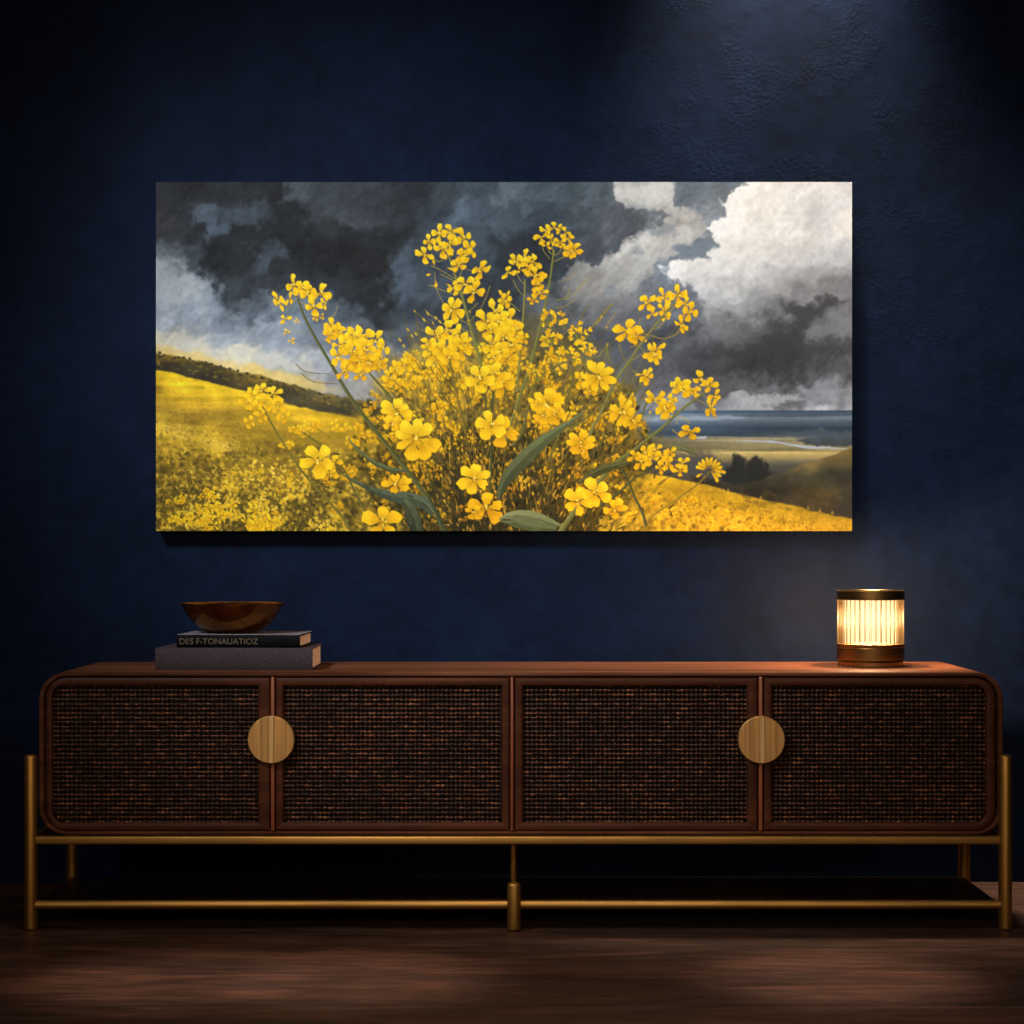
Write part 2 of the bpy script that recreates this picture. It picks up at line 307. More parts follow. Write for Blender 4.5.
    # grassy and flowery flecks on the left slope: smaller the farther up
    for k in range(6500):
        y = 378 + (531 - 378) * rng.rand() ** 0.75; x = 150 + 300 * rng.rand()
        if y < 372 + (x - 156) * 0.235 + 4: continue
        near = (y - 372 - (x - 156) * 0.235) / 140
        s = 0.5 + 1.9 * np.clip(near, 0, 1) * (0.5 + rng.rand())
        v = rng.rand()
        c = mix(np.array((150,114,24.)), np.array((246,204,62.)), rng.rand()) if v < 0.66 else mix(np.array((72,60,22.)), np.array((140,112,34.)), rng.rand())
        dab(x, y, s * (1.5 - 0.5 * near), s * (0.45 + 0.4 * rng.rand()), rng.randn() * (0.3 + near) + 0.25, c, (0.25 + 0.55 * np.clip(near * 1.4, 0, 1)) * (0.5 + 0.5 * rng.rand()))
    blur(150, 360, 480, 470, 1)
    for k in range(260):
        x = 156 + 215 * rng.rand(); top = np.interp(x, [156, 190, 221, 238, 269, 310, 347, 390], [352, 359.5, 367, 371.5, 380, 389, 398, 408])
        y = top + 14 * rng.rand() ** 1.6
        dab(x, y, 1.0 + 1.8 * rng.rand(), 0.8 + 0.7 * rng.rand(), 0.2, mix(np.array((46,42,28.)), np.array((158,124,44.)), rng.rand() ** 1.5), 0.6)
    for x in (160, 184, 190, 206, 212, 221, 230, 238, 247, 262): dab(x, np.interp(x, [156, 190, 221, 238, 269], [352, 359, 366.5, 371, 379.5]), 1.6, 1.5, 0, (64,58,36), 0.9)
    # pale lit strip crossing the slope
    for k in range(420):
        t = rng.rand(); x = 150 + t * 90; y = 424 + t * 26 + rng.randn() * 4.5
        dab(x, y, 0.8 + 0.6 * rng.rand(), 0.6, 0.3, mix(np.array((222,178,48.)), np.array((250,216,110.)), rng.rand()), 0.4)
    for k in range(1300):
        x = 150 + 230 * rng.rand(); y = 448 + 86 * rng.rand() ** 0.8
        v = vn[int(np.clip((y - OY) * 1.5, 0, h2 - 1)), int(np.clip((x - OX) * 1.5, 0, w2 - 1))]
        if v < 0.0: dab(x, y, 1.4 + 1.8 * rng.rand(), 1.0 + rng.rand(), rng.rand() * 3, mix(np.array((60,52,22.)), np.array((104,84,28.)), rng.rand()), 0.45)
        else: dab(x, y, 1.0 + 1.2 * rng.rand(), 0.8 + 0.7 * rng.rand(), rng.rand() * 3, mix(np.array((206,158,34.)), np.array((252,212,74.)), rng.rand()), 0.85)
    for k in range(150):      # small blossoms of the near meadow
        x = 156 + 190 * rng.rand(); y = 470 + 60 * rng.rand()
        if vn[int((y - OY) * 1.5), int((x - OX) * 1.5)] < 0.05: continue
        head(x, y, 3.5, 3, 1.8 + 1.4 * (y - 470) / 60, 0.3 + 0.5 * rng.rand())
    # right slope
    for k in range(3800):
        x = 600 + 256 * rng.rand(); top = 468 + (x - 615) * 0.21
        y = top + 2 + (534 - top) * rng.rand() ** 0.8
        if y > 534: continue
        near = (y - top) / 60
        s = 0.5 + 2.1 * np.clip(near, 0, 1) * (0.4 + rng.rand()) * np.interp(x, [620, 760, 850], [1.25, 1, 0.35])
        v = rng.rand()
        c = mix(np.array((176,132,22.)), np.array((236,192,56.)), rng.rand()) if v < 0.7 else mix(np.array((86,68,18.)), np.array((170,126,22.)), rng.rand())
        dab(x, y, s, s * (0.5 + 0.4 * rng.rand()), rng.rand() * 3.1, c, 0.45 + 0.4 * rng.rand())
    for k in range(14):       # little heads standing out along its upper edge
        x = 690 + 150 * rng.rand() ** 1.3; y = 470 + (x - 615) * 0.205 - 2 + rng.rand() * 2.5
        dab(x, y, 1.3, 1.0, 0, (214,166,60), 0.8); dab(x, y - 1.8, 0.8, 0.9, 0, (200,160,70), 0.7)
    for k in range(40):
        dab(730 + 110 * rng.rand(), 488 + 24 * rng.rand(), 3 + 3 * rng.rand(), 1.6, 0.25, mix(np.array((120,92,40.)), np.array((58,52,36.)), rng.rand()), 0.35)

    blur(560, 455, 860, 540, 1)
    # thin wild stalks of the bush
    for k in range(300):
        x = 385 + 245 * rng.rand(); y = 532 - 150 * rng.rand() ** 1.5
        L = 30 + 60 * rng.rand(); lean = (x - 500) / 260 + rng.randn() * 0.22
        g = rng.rand()
        stroke([(x, y), (x + lean * L * 0.4, y - L * 0.5), (x + lean * L, y - L)], 1.3, 0.5, mix(np.array((50,46,22.)), np.array((138,112,36.)), g), alpha=0.75, steps=6)
    for k in range(3400):     # ochre and dark touches inside the bush
        a = rng.rand() * 6.283; q = rng.rand() ** 0.6
        x = 500 + np.cos(a) * q * 150; y = 445 + np.sin(a) * q * 100
        if y < 300 or y > 533: continue
        if rng.rand() < np.interp(y, [330, 360, 400], [0.8, 0.5, 0.0]): continue
        dk = np.interp(y, [330, 400, 440, 480, 530], [0.36, 0.52, 0.74, 0.86, 0.90])
        v = rng.rand()
        if v < dk: c = mix(np.array((34,30,14.)), np.array((84,70,24.)), rng.rand())
        else: c = mix(np.array((170,118,16.)), np.array((244,190,34.)), rng.rand() ** (0.8 if y < 430 else 1.5)) * (1.0 if y < 450 else 0.86)
        s = 1.0 + 1.8 * rng.rand()
        dab(x, y, s * 1.25, s * 0.65, rng.rand() * 3.1, c, 0.55 + 0.4 * rng.rand())
    blur(330, 300, 660, 540, 2)
    for k in range(150):      # half-hidden blossoms in the bush
        a = rng.rand() * 6.283; q = rng.rand() ** 0.55
        x = 492 + np.cos(a) * q * 136; y = 428 + np.sin(a) * q * 98
        if y < 345 and abs(x - 500) > 60: continue
        flower(x, y, 4 + 4.5 * rng.rand(), 4, rng.rand() * 6, 0.2 + 0.5 * rng.rand(), rng.rand() * 3, -0.25 + 0.45 * rng.randn() - np.clip((y - 430) / 110, -.6, .8), 0.9, False)
    for (x, y, r, n, s, sh) in ((428,376,20,22,8,.35),(446,362,20,18,8,.4),(462,392,18,16,8,.2),(412,362,12,10,6,.3),(398,372,14,11,6,.25),(436,400,16,13,7,.1),(506,365,16,14,7,.05),(520,352,14,12,6,.0),(536,374,14,13,6,-.1),(552,392,14,10,7,.0),(540,426,16,11,7,-.15),
                              (420,462,12,8,5,-.2),(460,440,14,9,6,-.2),(444,424,14,9,6,-.1),(516,470,12,8,6,-.3),(548,452,12,9,6,-.3),(560,470,14,9,5,-.4),(598,424,14,11,6,-.1),(612,440,14,10,6,-.1),(590,462,12,8,5,-.2),(560,415,10,8,6,-.1),
                              (346,470,13,9,6,.1),(336,482,10,8,6,-.1),(300,430,12,9,6,.4),(290,446,9,7,5,.3),(322,424,12,8,6,.35),(346,428,14,10,6,.45),(360,440,12,8,6,.2),(366,416,10,7,5,.2),(372,362,11,10,6,.05),(352,368,11,9,6,.0),(384,440,10,7,5,.1),(372,470,10,7,5,.0),(390,498,9,6,5,-.2),(340,505,10,7,5,-.1),
                              (628,402,12,9,6,.1),(610,414,10,8,6,.0),(640,424,8,6,5,.1),(650,500,14,10,5,.1),(636,516,12,8,5,.1),(670,520,14,10,5,.2),(690,506,12,8,4,.2),(720,520,14,9,4,.2),(625,490,8,6,5,.1)):
        head(x, y, r, int(n * 0.48) + 1, s, sh - 0.12)
    blur(330, 330, 660, 540, 1); blur(280, 410, 400, 520, 1)
    for k in range(700):       # gaps of shade and stalks higher up
        a = rng.rand() * 6.283; q = rng.rand() ** 0.5
        x = 505 + np.cos(a) * q * 128; y = 418 + np.sin(a) * q * 74; L = 4 + 9 * rng.rand()
        an = -1.57 + (x - 500) / 150 + rng.randn() * 0.25
        c = mix(np.array((62,56,26.)), np.array((120,100,42.)), rng.rand()) if y > 372 else mix(np.array((84,82,56.)), np.array((132,118,64.)), rng.rand())
        stroke([(x, y), (x + np.cos(an) * L * .5, y + np.sin(an) * L * .5), (x + np.cos(an) * L, y + np.sin(an) * L)], 1.6, 0.7, c, alpha=0.75, steps=4)
    for k in range(2100):      # dark gaps and glints between the stalks, low in the bush
        x = 500 + rng.randn() * 58; y = 532 - 100 * rng.rand() ** 1.2
        a = (x - 505) / 160 + rng.randn() * 0.35 - 1.57
        c = mix(np.array((30,27,13.)), np.array((66,58,24.)), rng.rand()) if rng.rand() < 0.84 else mix(np.array((150,104,24.)), np.array((224,172,54.)), rng.rand())
        dab(x, y, 1.2 + 3.2 * rng.rand(), 0.6 + 0.6 * rng.rand(), a, c, 0.5 + 0.4 * rng.rand())

    # ------------------------------------------------ stems
    G1, G2 = (96,96,44), (74,78,40)
    dk, dkh = (62,66,34), (104,106,60)
    stem([(449,256),(456,278),(463,299),(472,332),(481,365),(486,392)], 2.2, 3.2, (112,110,52), (156,148,78))
    stem([(554,250),(550,280),(545,306),(538,335),(530,366),(518,402),(506,440)], 2.0, 3.2, (104,104,46), (156,150,76))
    stem([(525,280),(524,305),(522,330),(519,362),(517,392)], 1.6, 2.2, (124,116,50), (170,156,80))
    stem([(297,296),(305,318),(316,339),(331,364),(346,390),(364,416),(386,444),(408,472),(430,502),(446,534)], 2.0, 5.0, (78,80,40), (116,112,56), 30)
    stem([(354,351),(366,369),(385,391),(397,406)], 1.8, 2.4, (86,84,40), (124,118,56))
    stem([(261,403),(273,426),(299,467),(322,494),(340,514),(352,532)], 1.6, 3.0, (108,96,34), (140,124,50))
    stem([(302,432),(322,446),(344,470),(356,494),(366,512)], 1.3, 2.6, (92,82,34), (128,112,50))
    stem([(447,344),(452,372),(456,392),(462,416),(466,434)], 1.6, 2.4, (110,92,34), (150,124,50))
    stem([(494,384),(492,410),(491,440),(491,472),(490,500)], 2.0, 2.6, dk, dkh)
    stem([(484,382),(486,410),(484,430)], 1.6, 2.0, dk, dkh)
    stem([(676,303),(668,310),(644,340),(630,360),(614,383),(604,406),(592,430),(584,446)], 2.0, 3.2, (112,108,54), (160,152,92), 24)
    stem([(703,394),(681,410),(664,426),(649,438),(634,450),(617,462),(604,476),(592,490),(574,512),(560,532)], 2.2, 5.2, (96,96,44), (150,146,86), 26)
    stem([(709,472),(698,484),(684,494),(664,508),(650,518),(640,532)], 1.4, 2.2, (120,104,30), (170,140,50))
    stem([(652,470),(636,477),(626,486),(612,498),(600,506)], 1.4, 3.0, dk, dkh)
    stem([(619,466),(627,478),(634,496),(642,512),(646,526)], 1.6, 3.2, dk, dkh)
    stem([(580,338),(576,358),(572,380),(566,404),(560,432),(548,462)], 1.4, 2.2, (98,92,36), (140,126,56))
    stem([(606,402),(592,414),(578,424),(566,432)], 1.4, 2.4, (100,92,38), (140,128,60))
    stem([(535,384),(528,408),(522,432),(512,446)], 1.8, 3.2, (92,88,42), (132,124,64))
    stem([(400,458),(420,452),(428,470),(431,486)], 0.8, 1.6, dk, dkh)
    stem([(606,430),(600,446),(578,466)], 1.4, 1.6, dk, dkh)
    stem([(640,420),(646,404),(652,400)], 2.0, 1.8, (96,92,44), (140,132,66))
    stem([(652,436),(668,442),(686,448),(698,454)], 1.0, 1.6, (112,104,62), (140,130,80))
    stem([(620,400),(632,392),(642,386)], 1.0, 2.2, (96,92,52), (120,112,64))
    stem([(612,304),(600,318),(590,330)], 1.8, 1.4, (118,108,40), (170,150,60))
    stem([(588,306),(580,320),(574,334)], 1.6, 1.2, (96,92,50), (130,120,64))
    stem([(607,345),(608,356),(612,368)], 1.8, 0.9, (116,108,46), (160,146,70))
    stem([(619,344),(623,357),(630,366)], 1.4, 0.9, (108,102,46), (150,136,66))
    # hanging pods and thin pedicels
    def pedicels(pts):
        for a, m_, b, c in pts: stroke([a, m_, b], 0.9, 0.7, c, alpha=0.9, steps=7)
    br, yl = (104,88,38), (158,136,52)
    pedicels([((431,266),(440,270),(455,279),yl),((440,274),(448,278),(456,282),yl),((429,285),(444,291),(453,294),yl),((435,272),(436,288),(444,304),yl),((425,310),(434,318),(446,326),yl),((432,255),(438,262),(446,258),yl),
              ((490,286),(486,298),(480,310),yl),((478,303),(473,308),(468,312),yl),((479,311),(474,317),(470,322),yl),((456,326),(464,330),(471,332),yl),((458,318),(466,323),(470,326),yl),((481,272),(474,272),(466,269),yl),((462,270),(460,276),(457,280),yl),
              ((542,244),(544,252),(550,259),yl),((562,248),(559,253),(554,256),yl),((552,246),(553,251),(554,255),yl),((548,250),(550,253),(553,255),yl),((572,254),(562,258),(554,262),yl),
              ((513,280),(518,290),(523,296),yl),((516,272),(520,280),(524,284),yl),((507,301),(514,306),(520,312),yl),((534,290),(532,300),(524,308),br),
              ((576,272),(570,278),(562,282),yl),((570,288),(566,298),(556,300),yl),((586,280),(578,290),(566,300),yl),((574,300),(566,306),(556,308),yl),((590,275),(580,285),(574,296),(150,140,96)),
              ((296,364),(306,372),(330,374),br),((302,374),(314,382),(338,384),br),((288,325),(296,332),(304,331),(150,140,110)),((310,346),(316,348),(320,348),(150,140,110)),((286,310),(296,300),(298,297),yl),((309,308),(304,304),(300,302),yl),((332,318),(336,312),(338,306),yl),((333,320),(335,330),(334,340),yl),
              ((640,318),(640,330),(650,338),(168,138,52)),((646,334),(664,339),(680,332),(168,138,52)),((666,318),(660,326),(654,330),(168,138,52)),((684,322),(676,334),(668,338),(168,138,52)),((676,305),(668,314),(664,316),yl),((689,312),(682,308),(676,304),yl),((630,348),(638,346),(648,356),yl),((628,362),(636,358),(644,352),yl),((632,370),(638,374),(646,376),yl),
              ((690,424),(680,416),(676,424),(190,150,50)),((672,430),(682,436),(690,432),(190,150,50)),((711,408),(702,402),(696,400),yl),((666,412),(670,420),(676,416),yl),((700,384),(700,390),(702,394),yl),((709,388),(706,391),(703,394),yl),((714,398),(708,398),(702,396),yl),
              ((660,482),(676,474),(682,470),br),((692,480),(688,476),(684,470),br),((704,482),(706,476),(709,470),br),((640,476),(652,472),(660,462),br)])
    for k in range(46):       # fine twigs above the mass
        x = 395 + 220 * rng.rand(); y = 322 + 60 * rng.rand()
        a = -1.57 + (x - 505) / 130 + rng.randn() * 0.4; L = 8 + 12 * rng.rand()
        stroke([(x, y), (x + np.cos(a) * L * .5 + 1, y + np.sin(a) * L * .5), (x + np.cos(a) * L, y + np.sin(a) * L)], 0.9, 0.5, mix(np.array((96,84,36.)), np.array((190,156,50.)), rng.rand()), alpha=0.8, steps=5)
        if rng.rand() < 0.6: dab(x + np.cos(a) * L, y + np.sin(a) * L, 1.5, 0.9, a, (206,160,36), 0.85)

    for k in range(200):      # lighter stalks and buds catching light
        x = 500 + rng.randn() * 70; y = 525 - 150 * rng.rand(); L = 6 + 16 * rng.rand()
        a = -1.57 + (x - 500) / 170 + rng.randn() * 0.25
        stroke([(x, y), (x + np.cos(a) * L * .5 + .6, y + np.sin(a) * L * .5), (x + np.cos(a) * L, y + np.sin(a) * L)], 0.9, 0.5, mix(np.array((110,84,26.)), np.array((214,160,48.)), rng.rand()), alpha=0.7, steps=4)
        if rng.rand() < 0.5: dab(x + np.cos(a) * L, y + np.sin(a) * L, 1.8, 1.0, a, (226,170,34), 0.9)
    # ------------------------------------------------ leaves
    def leaf(mid, wid, c0, c1, vein=(120,126,88)):
        P = np.asarray(mid, float); t = np.linspace(0, 1, len(P))
        T = np.gradient(P, axis=0); T /= np.linalg.norm(T, axis=1)[:, None]; N = np.stack([-T[:, 1], T[:, 0]], 1)
        ww = np.asarray(wid, float)[:, None]
        s = np.where(N[:, 1:2] > 0, 1, -1)
        poly(np.concatenate([P + N * ww, (P - N * ww)[::-1]]), c0, c1, (P[0], P[-1]))
        poly(np.concatenate([P - N * s * ww, (P - N * s * ww * 0.25)[::-1]]), np.array(c0) * 1.28 + 8, np.array(c1) * 1.28 + 8, (P[0], P[-1]), 0.8)
        stroke(P - N * s * ww * 0.15, 0.7, 0.6, vein, alpha=0.7, steps=20)
        for k in range(16):
            i = rng.randint(1, len(P) - 1); q = P[i] + N[i] * ww[i] * rng.uniform(-.8, .8)
            dab(q[0], q[1], 4, 0.9, np.arctan2(T[i][1], T[i][0]) + 0.2, np.array(c0) * rng.uniform(0.7, 1.35), 0.35)
    leaf([(585,411),(576,418),(566,425),(554,433),(541,443),(528,455),(516,467),(507,478),(501,490),(498,504)], [.6,1.6,2.6,4.4,6.2,7.4,7.2,6.2,4,1], (92,98,58), (58,62,36), (124,128,92))
    leaf([(342,474),(354,481),(366,487),(378,492),(394,497),(410,499),(424,503),(434,514)], [.6,1.4,2.2,3.6,5.4,6.8,6,3], (56,64,44), (70,76,56))
    leaf([(404,500),(410,510),(414,520),(417,534)], [3,6,7,6], (66,72,48), (44,46,30))
    leaf([(348,438),(356,448),(366,457),(378,465),(392,470),(406,471)], [.6,1.2,1.6,2.6,2.8,1], (82,84,46), (66,72,42))
    leaf([(640,458),(622,464),(606,468),(592,474),(578,484)], [.6,3,4.6,4,1], (80,76,36), (56,56,28))
    leaf([(648,451),(658,447),(676,447),(690,452),(700,454)], [.4,1,1.2,2,.4], (108,104,60), (84,82,52))
    stem([(446,534),(436,512),(428,496)], 4.6, 3.6, (58,64,38), (96,100,60))

    # ------------------------------------------------ the named blossoms, far to near
    def many(lst, **kw):
        for f in lst:
            x, y, r = f[:3]; r = r * (1.14 if r < 13 else 1.03); n = f[3] if len(f) > 3 else 4; sh = f[4] if len(f) > 4 else 0.5; tl = f[5] if len(f) > 5 else 0.25
            flower(x, y, r, n, rng.rand() * 6, tl, rng.rand() * 3, sh, heart=r > 9)
    # bud heads, middle right
    for b_ in ((579,334,12,17,.5),(566,350,7,9,.4),(588,350,6,8,.4),(576,358,6,7,.3),(550,338,10,13,.1),(557,366,9,11,.0),(538,372,11,13,.0),(556,352,6,7,.1),(547,318,9,9,.2),(560,318,5,5,.2),(565,326,4,4,.2)): buds(*b_)
    for (x, y) in ((428,314),(436,318),(440,322),(408,330),(416,334),(412,336),(400,340),(404,346),(424,320)): dab(x, y, 2.2, 1.0, 0.9, (190,158,44))
    # top left-centre spray
    many([(429,242,8,4,.6),(425,255,10,4,.5,.3),(439,234,9,4,.7),(451,232,9,4,.7),(464,238,10,4,.45),(470,249,9,4,.2),(443,250,10,4,.4),(450,244,10,4,.5),(464,256,10,4,.1),(459,265,9,4,.2),(481,270,11,4,.3,.4),(455,288,8,4,.5),(465,284,10,4,.5),(474,292,12,4,.0),(452.7,310,13.5,6,.5,.15)])
    for (x, y, a) in ((434,266,-1.6),(432,274,2.9),(436,281,1.5),(447,268,.3),(446,284,.5),(432,285,.2)): petal(x, y, a, 6, 0.42, 0.2)
    many([(504,302,8,5,.2,.2)]); petal(503,298,-2.0,9,.35,.3); petal(506,298,-1.1,8,.35,.3)
    many([(524,258,9,4,.7),(516,261,8,4,.6),(508,273,8,3,.6,.3),(533,262,9,4,.4),(528,268,6,4,.2),(535,275,11,4,.1),(538,285,9,4,-.1),(540,293,8,4,-.1),(533,300,6,4,-.2),(520,270,4,3,.3)])
    many([(541.6,238,9,3,.6,.3),(546,231,8,3,.6,.3),(554,228,7,3,.6,.3),(561,229,6,3,.5,.3),(566,233,6,3,.5,.3),(568,239,8,3,.4,.4),(551,241,7,3,.3,.4),(560,243,7,4,.3,.3),(547,246,5,3,.3,.4),(563,247,4,3,.3),(573,251,11,5,.0,.3)])
    # left sprays
    many([(294,285,10,4,.6),(304,289,9,4,.4),(309,293,11,4,.4),(321,293,11,3,.6,.2),(325,302,8,3,.5,.5),(314,307,10,4,.25),(279,302,11,4,.35,.55),(290,300,7,3,.2,.5),(285,319,6,3,.3,.3),(287,332,3.5,3,.2),(292,341,4,3,.2),(297,321,3,3,.2),(316,318,4,3,.0),(322,317,3,3,.1)])
    many([(333,328,11,5,.2,.3),(330,335,8,4,.0),(340,332,8,4,-.1)])
    many([(357,362,12,5,-.2),(370,362,12,5,-.25),(362,374,9,4,-.3),(380,364,8,4,-.25),(345,372,9,4,-.2)])
    many([(348,343,13,5,.5),(356,336,13,5,.6),(364,338,12,4,.5),(376,340,11,3,.5,.2),(383,348,10,3,.5,.3),(339,357,11,4,.5),(366,350,13,5,.0),(352,352,11,4,.1),(340,346,8,4,.3)])
    many([(248,402,9,4,.5),(254,394,9,4,.6),(262,391,9,4,.7),(274,394,10,4,.6),(266,402,9,4,.3),(278,405,8,4,.2),(256,408,7,4,.2),(284,416,8,4,.1),(250,422,7,4,.1),(262,416,7,4,.0)])
    many([(396,371,9,4,.1),(404,366,8,4,.2),(390,378,8,4,.0),(408,380,9,4,.0),(400,386,7,4,-.1)])
    head(221,510,15,14,8,.5,.6,True); head(260,520,18,18,8.5,.55,.55,True); head(205,521,12,9,6,.3,.6,True); head(182,519,10,7,5,.2); head(176,500,8,6,4,.3); head(205,494,8,6,4.5,.3)
    # crescents on the right stems
    many([(647,303,11,4,.4),(664,297,10,4,.5),(678,295,11,4,.5),(686,304,8,4,.35),(690,312,9,4,.1),(681,325,9,4,.1,.4),(664,310,8,4,.35),(666,317,5,3,.3),(652,314,7,3,.2,.4),(684,316,6,3,.1)])
    many([(628,331,15,5,.25),(636,336,10,4,-.1)])
    many([(654,353,12,5,.3,.45)]); petal(652,352,2.6,11,.5,.2); petal(655,350,-.5,12,.5,.3)
    many([(646.6,376,9,5,.2,.35)]); petal(646,376,1.6,10,.55,-.1); petal(643,374,3.0,8,.3,.1); many([(655,400,10,4,.3,.4)]); petal(652,402,-1.9,12,.5,.3); petal(658,402,-1.1,12,.5,.3)
    many([(666,408,11,5,.2),(672,402,8,4,.1),(683,389,13,5,.5),(676,386,8,4,.4),(692,392,9,4,.2),(700,379,10,3,.5,.3),(709,385,9,4,.3),(715,396,8,3,.15,.3),(711,407,10,4,.0,.4),(690,432,11,4,.0,.3),(712,412,6,3,-.1)])
    many([(645,453,9,4,.2),(651,458,9,4,.2),(655,450,8,4,.3),(663,458,9,4,.2),(668,463,8,4,.1),(670,453,7,4,.2),(641,462,8,4,.0),(682,463,8,4,.3),(680,471,7,4,.1),(634,456,7,4,.0),(660,468,6,4,.0)])
    for a in np.linspace(-2.9, 0.9, 11): petal(709 + 3 * np.cos(a), 470 + 2 * np.sin(a), a, 11, 0.30, 0.35)
    petal(715,474,1.3,9,.35,.2); petal(703,473,2.6,8,.35,.2); petal(718,470,.4,8,.35,.2)
    stem([(676,303),(668,310),(644,340),(630,360),(614,383)], 2.0, 2.6, (112,108,54), (160,152,92), 24)
    stem([(703,394),(681,410),(664,426),(649,438),(634,450)], 2.2, 3.4, (104,102,48), (156,150,90), 26)
    # centre mass
    many([(447,330,12,4,.6),(436,336,12,4,.5),(458,336,12,4,.5),(432,354,12,4,.35),(444,350,13,5,.25),(460,348,12,5,.1),(450,358,11,4,.1),(465,344,8,4,.2),(428,344,8,4,.4)])
    many([(495,312,13,4,.6),(486,322,12,4,.55),(500,322,12,5,.5),(510,320,10,4,.3),(506,330,10,4,.2),(490,330,11,4,.35),(516,330,12,4,.15)])
    many([(492,344,12,4,.45),(504,338,12,4,.35),(500,352,13,5,.35),(512,346,11,4,.05),(516,336,8,4,.1),(508,358,10,4,-.05),(524,338,7,4,.0),(494,357,8,4,.4)])
    many([(502,384,15,5,-.05,.2),(495,375,15,5,.4,.1),(481,379,16.5,5,.6,.1)])
    many([(549,405,20,6,.1,.15),(544,416,13,5,.0),(556,414,11,4,-.1),(538,404,9,4,.2)])
    many([(622,412,17,7,.15,.15),(632,420,11,4,.0,.3)])
    many([(590,390,8,4,-.1),(580,380,9,4,.15,.4)])
    flower(598,377,18.5,8,.2,.1,.4,.35,.95)
    flower(581,443,16,7,.5,.15,.3,-.05,.95); flower(583,452,9,3,1.2,.2,0,-.3)
    flower(396,412,17,7,.4,.15,.2,.6); flower(392,424,11,4,1.2,.2,0,.2); flower(402,423,10,4,1.0,.2,0,-.05)
    flower(415.6,438,22,8,.2,.12,.2,.55); petal(414,442,1.7,19,.95,.0); petal(424,440,.5,18,.9,.0); petal(420,444,1.1,17,.9,-.05)
    flower(397,484,15.5,5,-.5,.3,.1,-.1)
    flower(334,462,11,4,.3,.3,0,.15); flower(330,474,10,4,.6,.3,0,-.1)
    flower(318,461,18.5,5,-1.0,.08,.2,.6)
    flower(383,522,21,5,-1.6,.15,0,.15)
    flower(502,431,18,4,.2,.05,.2,-.2); petal(503,432,-1.4,14,.9,.25)
    flower(491,425,17,5,-.4,.05,.3,.6)
    flower(486,508,19,5,-1.5,.12,.2,-.3); flower(474,512,11,4,.4,.3,0,-.35)
    flower(474.4,479,17.5,6,-.35,.05,.2,.45)
    flower(614,510,13,4,1.4,.2,0,-.2); petal(614,506,-.7,10,.9,.5)
    flower(577.5,502,16,5,-1.3,.08,.2,.4); flower(596,493,17,5,-.9,.08,.3,.4)
    leaf([(499,519),(508,516),(518,515.5),(530,517),(542,520),(552,523),(562,526)], [.6,3.4,5.6,6.6,5.8,3.6,.6], (104,108,70), (86,92,56), (150,150,104))
    leaf([(500,521),(516,524),(536,528),(556,529)], [.5,3.5,4.5,2], (78,84,50), (70,76,46), (110,114,76))

    out = C.reshape(h2, 2, w2, 2, 3).mean((1, 3)) / 255.0
    # canvas grain of the paint
    g = fbm(w2, h2, 180, 90, 200, 2)
    out = np.clip(out * (1 + 0.05 * g)[..., None], 0.02, 0.96)
    return np.where(out <= 0.04045, out / 12.92, ((out + 0.055) / 1.055) ** 2.4).astype(np.float32)
# ================================================================= the place
import bpy, bmesh, math, random
random.seed(5)
S = bpy.context.scene
COL = S.collection

def srgb(r, g, b):
    return tuple((c / 255 / 12.92) if c / 255 <= 0.04045 else ((c / 255 + 0.055) / 1.055) ** 2.4 for c in (r, g, b)) + (1,)

# sideboard front is measured in units of 1/481 m from the floor line and the room's centre line
U = 1 / 481.0
def fx(u): return (u - 517.5) * U
def fz(v): return (930 - v) * U

# ---------------------------------------------------------------- materials
def new_mat(name):
    m = bpy.data.materials.new(name); m.use_nodes = True
    nt = m.node_tree; b = nt.nodes['Principled BSDF']
    return m, nt, b
def nd(nt, typ, **kw):
    n = nt.nodes.new(typ)
    for k, v in kw.items():
        if k in n.inputs: n.inputs[k].default_value = v
        else: setattr(n, k, v)
    return n
def ramp(nt, fac, stops):
    r = nt.nodes.new('ShaderNodeValToRGB'); e = r.color_ramp.elements
    while len(e) < len(stops): e.new(0.5)
    for el, (p, c) in zip(e, stops): el.position = p; el.color = c
    nt.links.new(fac, r.inputs[0]); return r.outputs[0]
def coords(nt, scale, loc=(0, 0, 0), rot=(0, 0, 0)):
    t = nt.nodes.new('ShaderNodeTexCoord'); m = nt.nodes.new('ShaderNodeMapping')
    m.inputs['Scale'].default_value = scale; m.inputs['Location'].default_value = loc; m.inputs['Rotation'].default_value = rot
    nt.links.new(t.outputs['Object'], m.inputs[0]); return m.outputs[0]
def bump(nt, b, h, strength, dist):
    n = nt.nodes.new('ShaderNodeBump'); n.inputs['Strength'].default_value = strength; n.inputs['Distance'].default_value = dist
    nt.links.new(h, n.inputs['Height']); nt.links.new(n.outputs[0], b.inputs['Normal'])
    return n

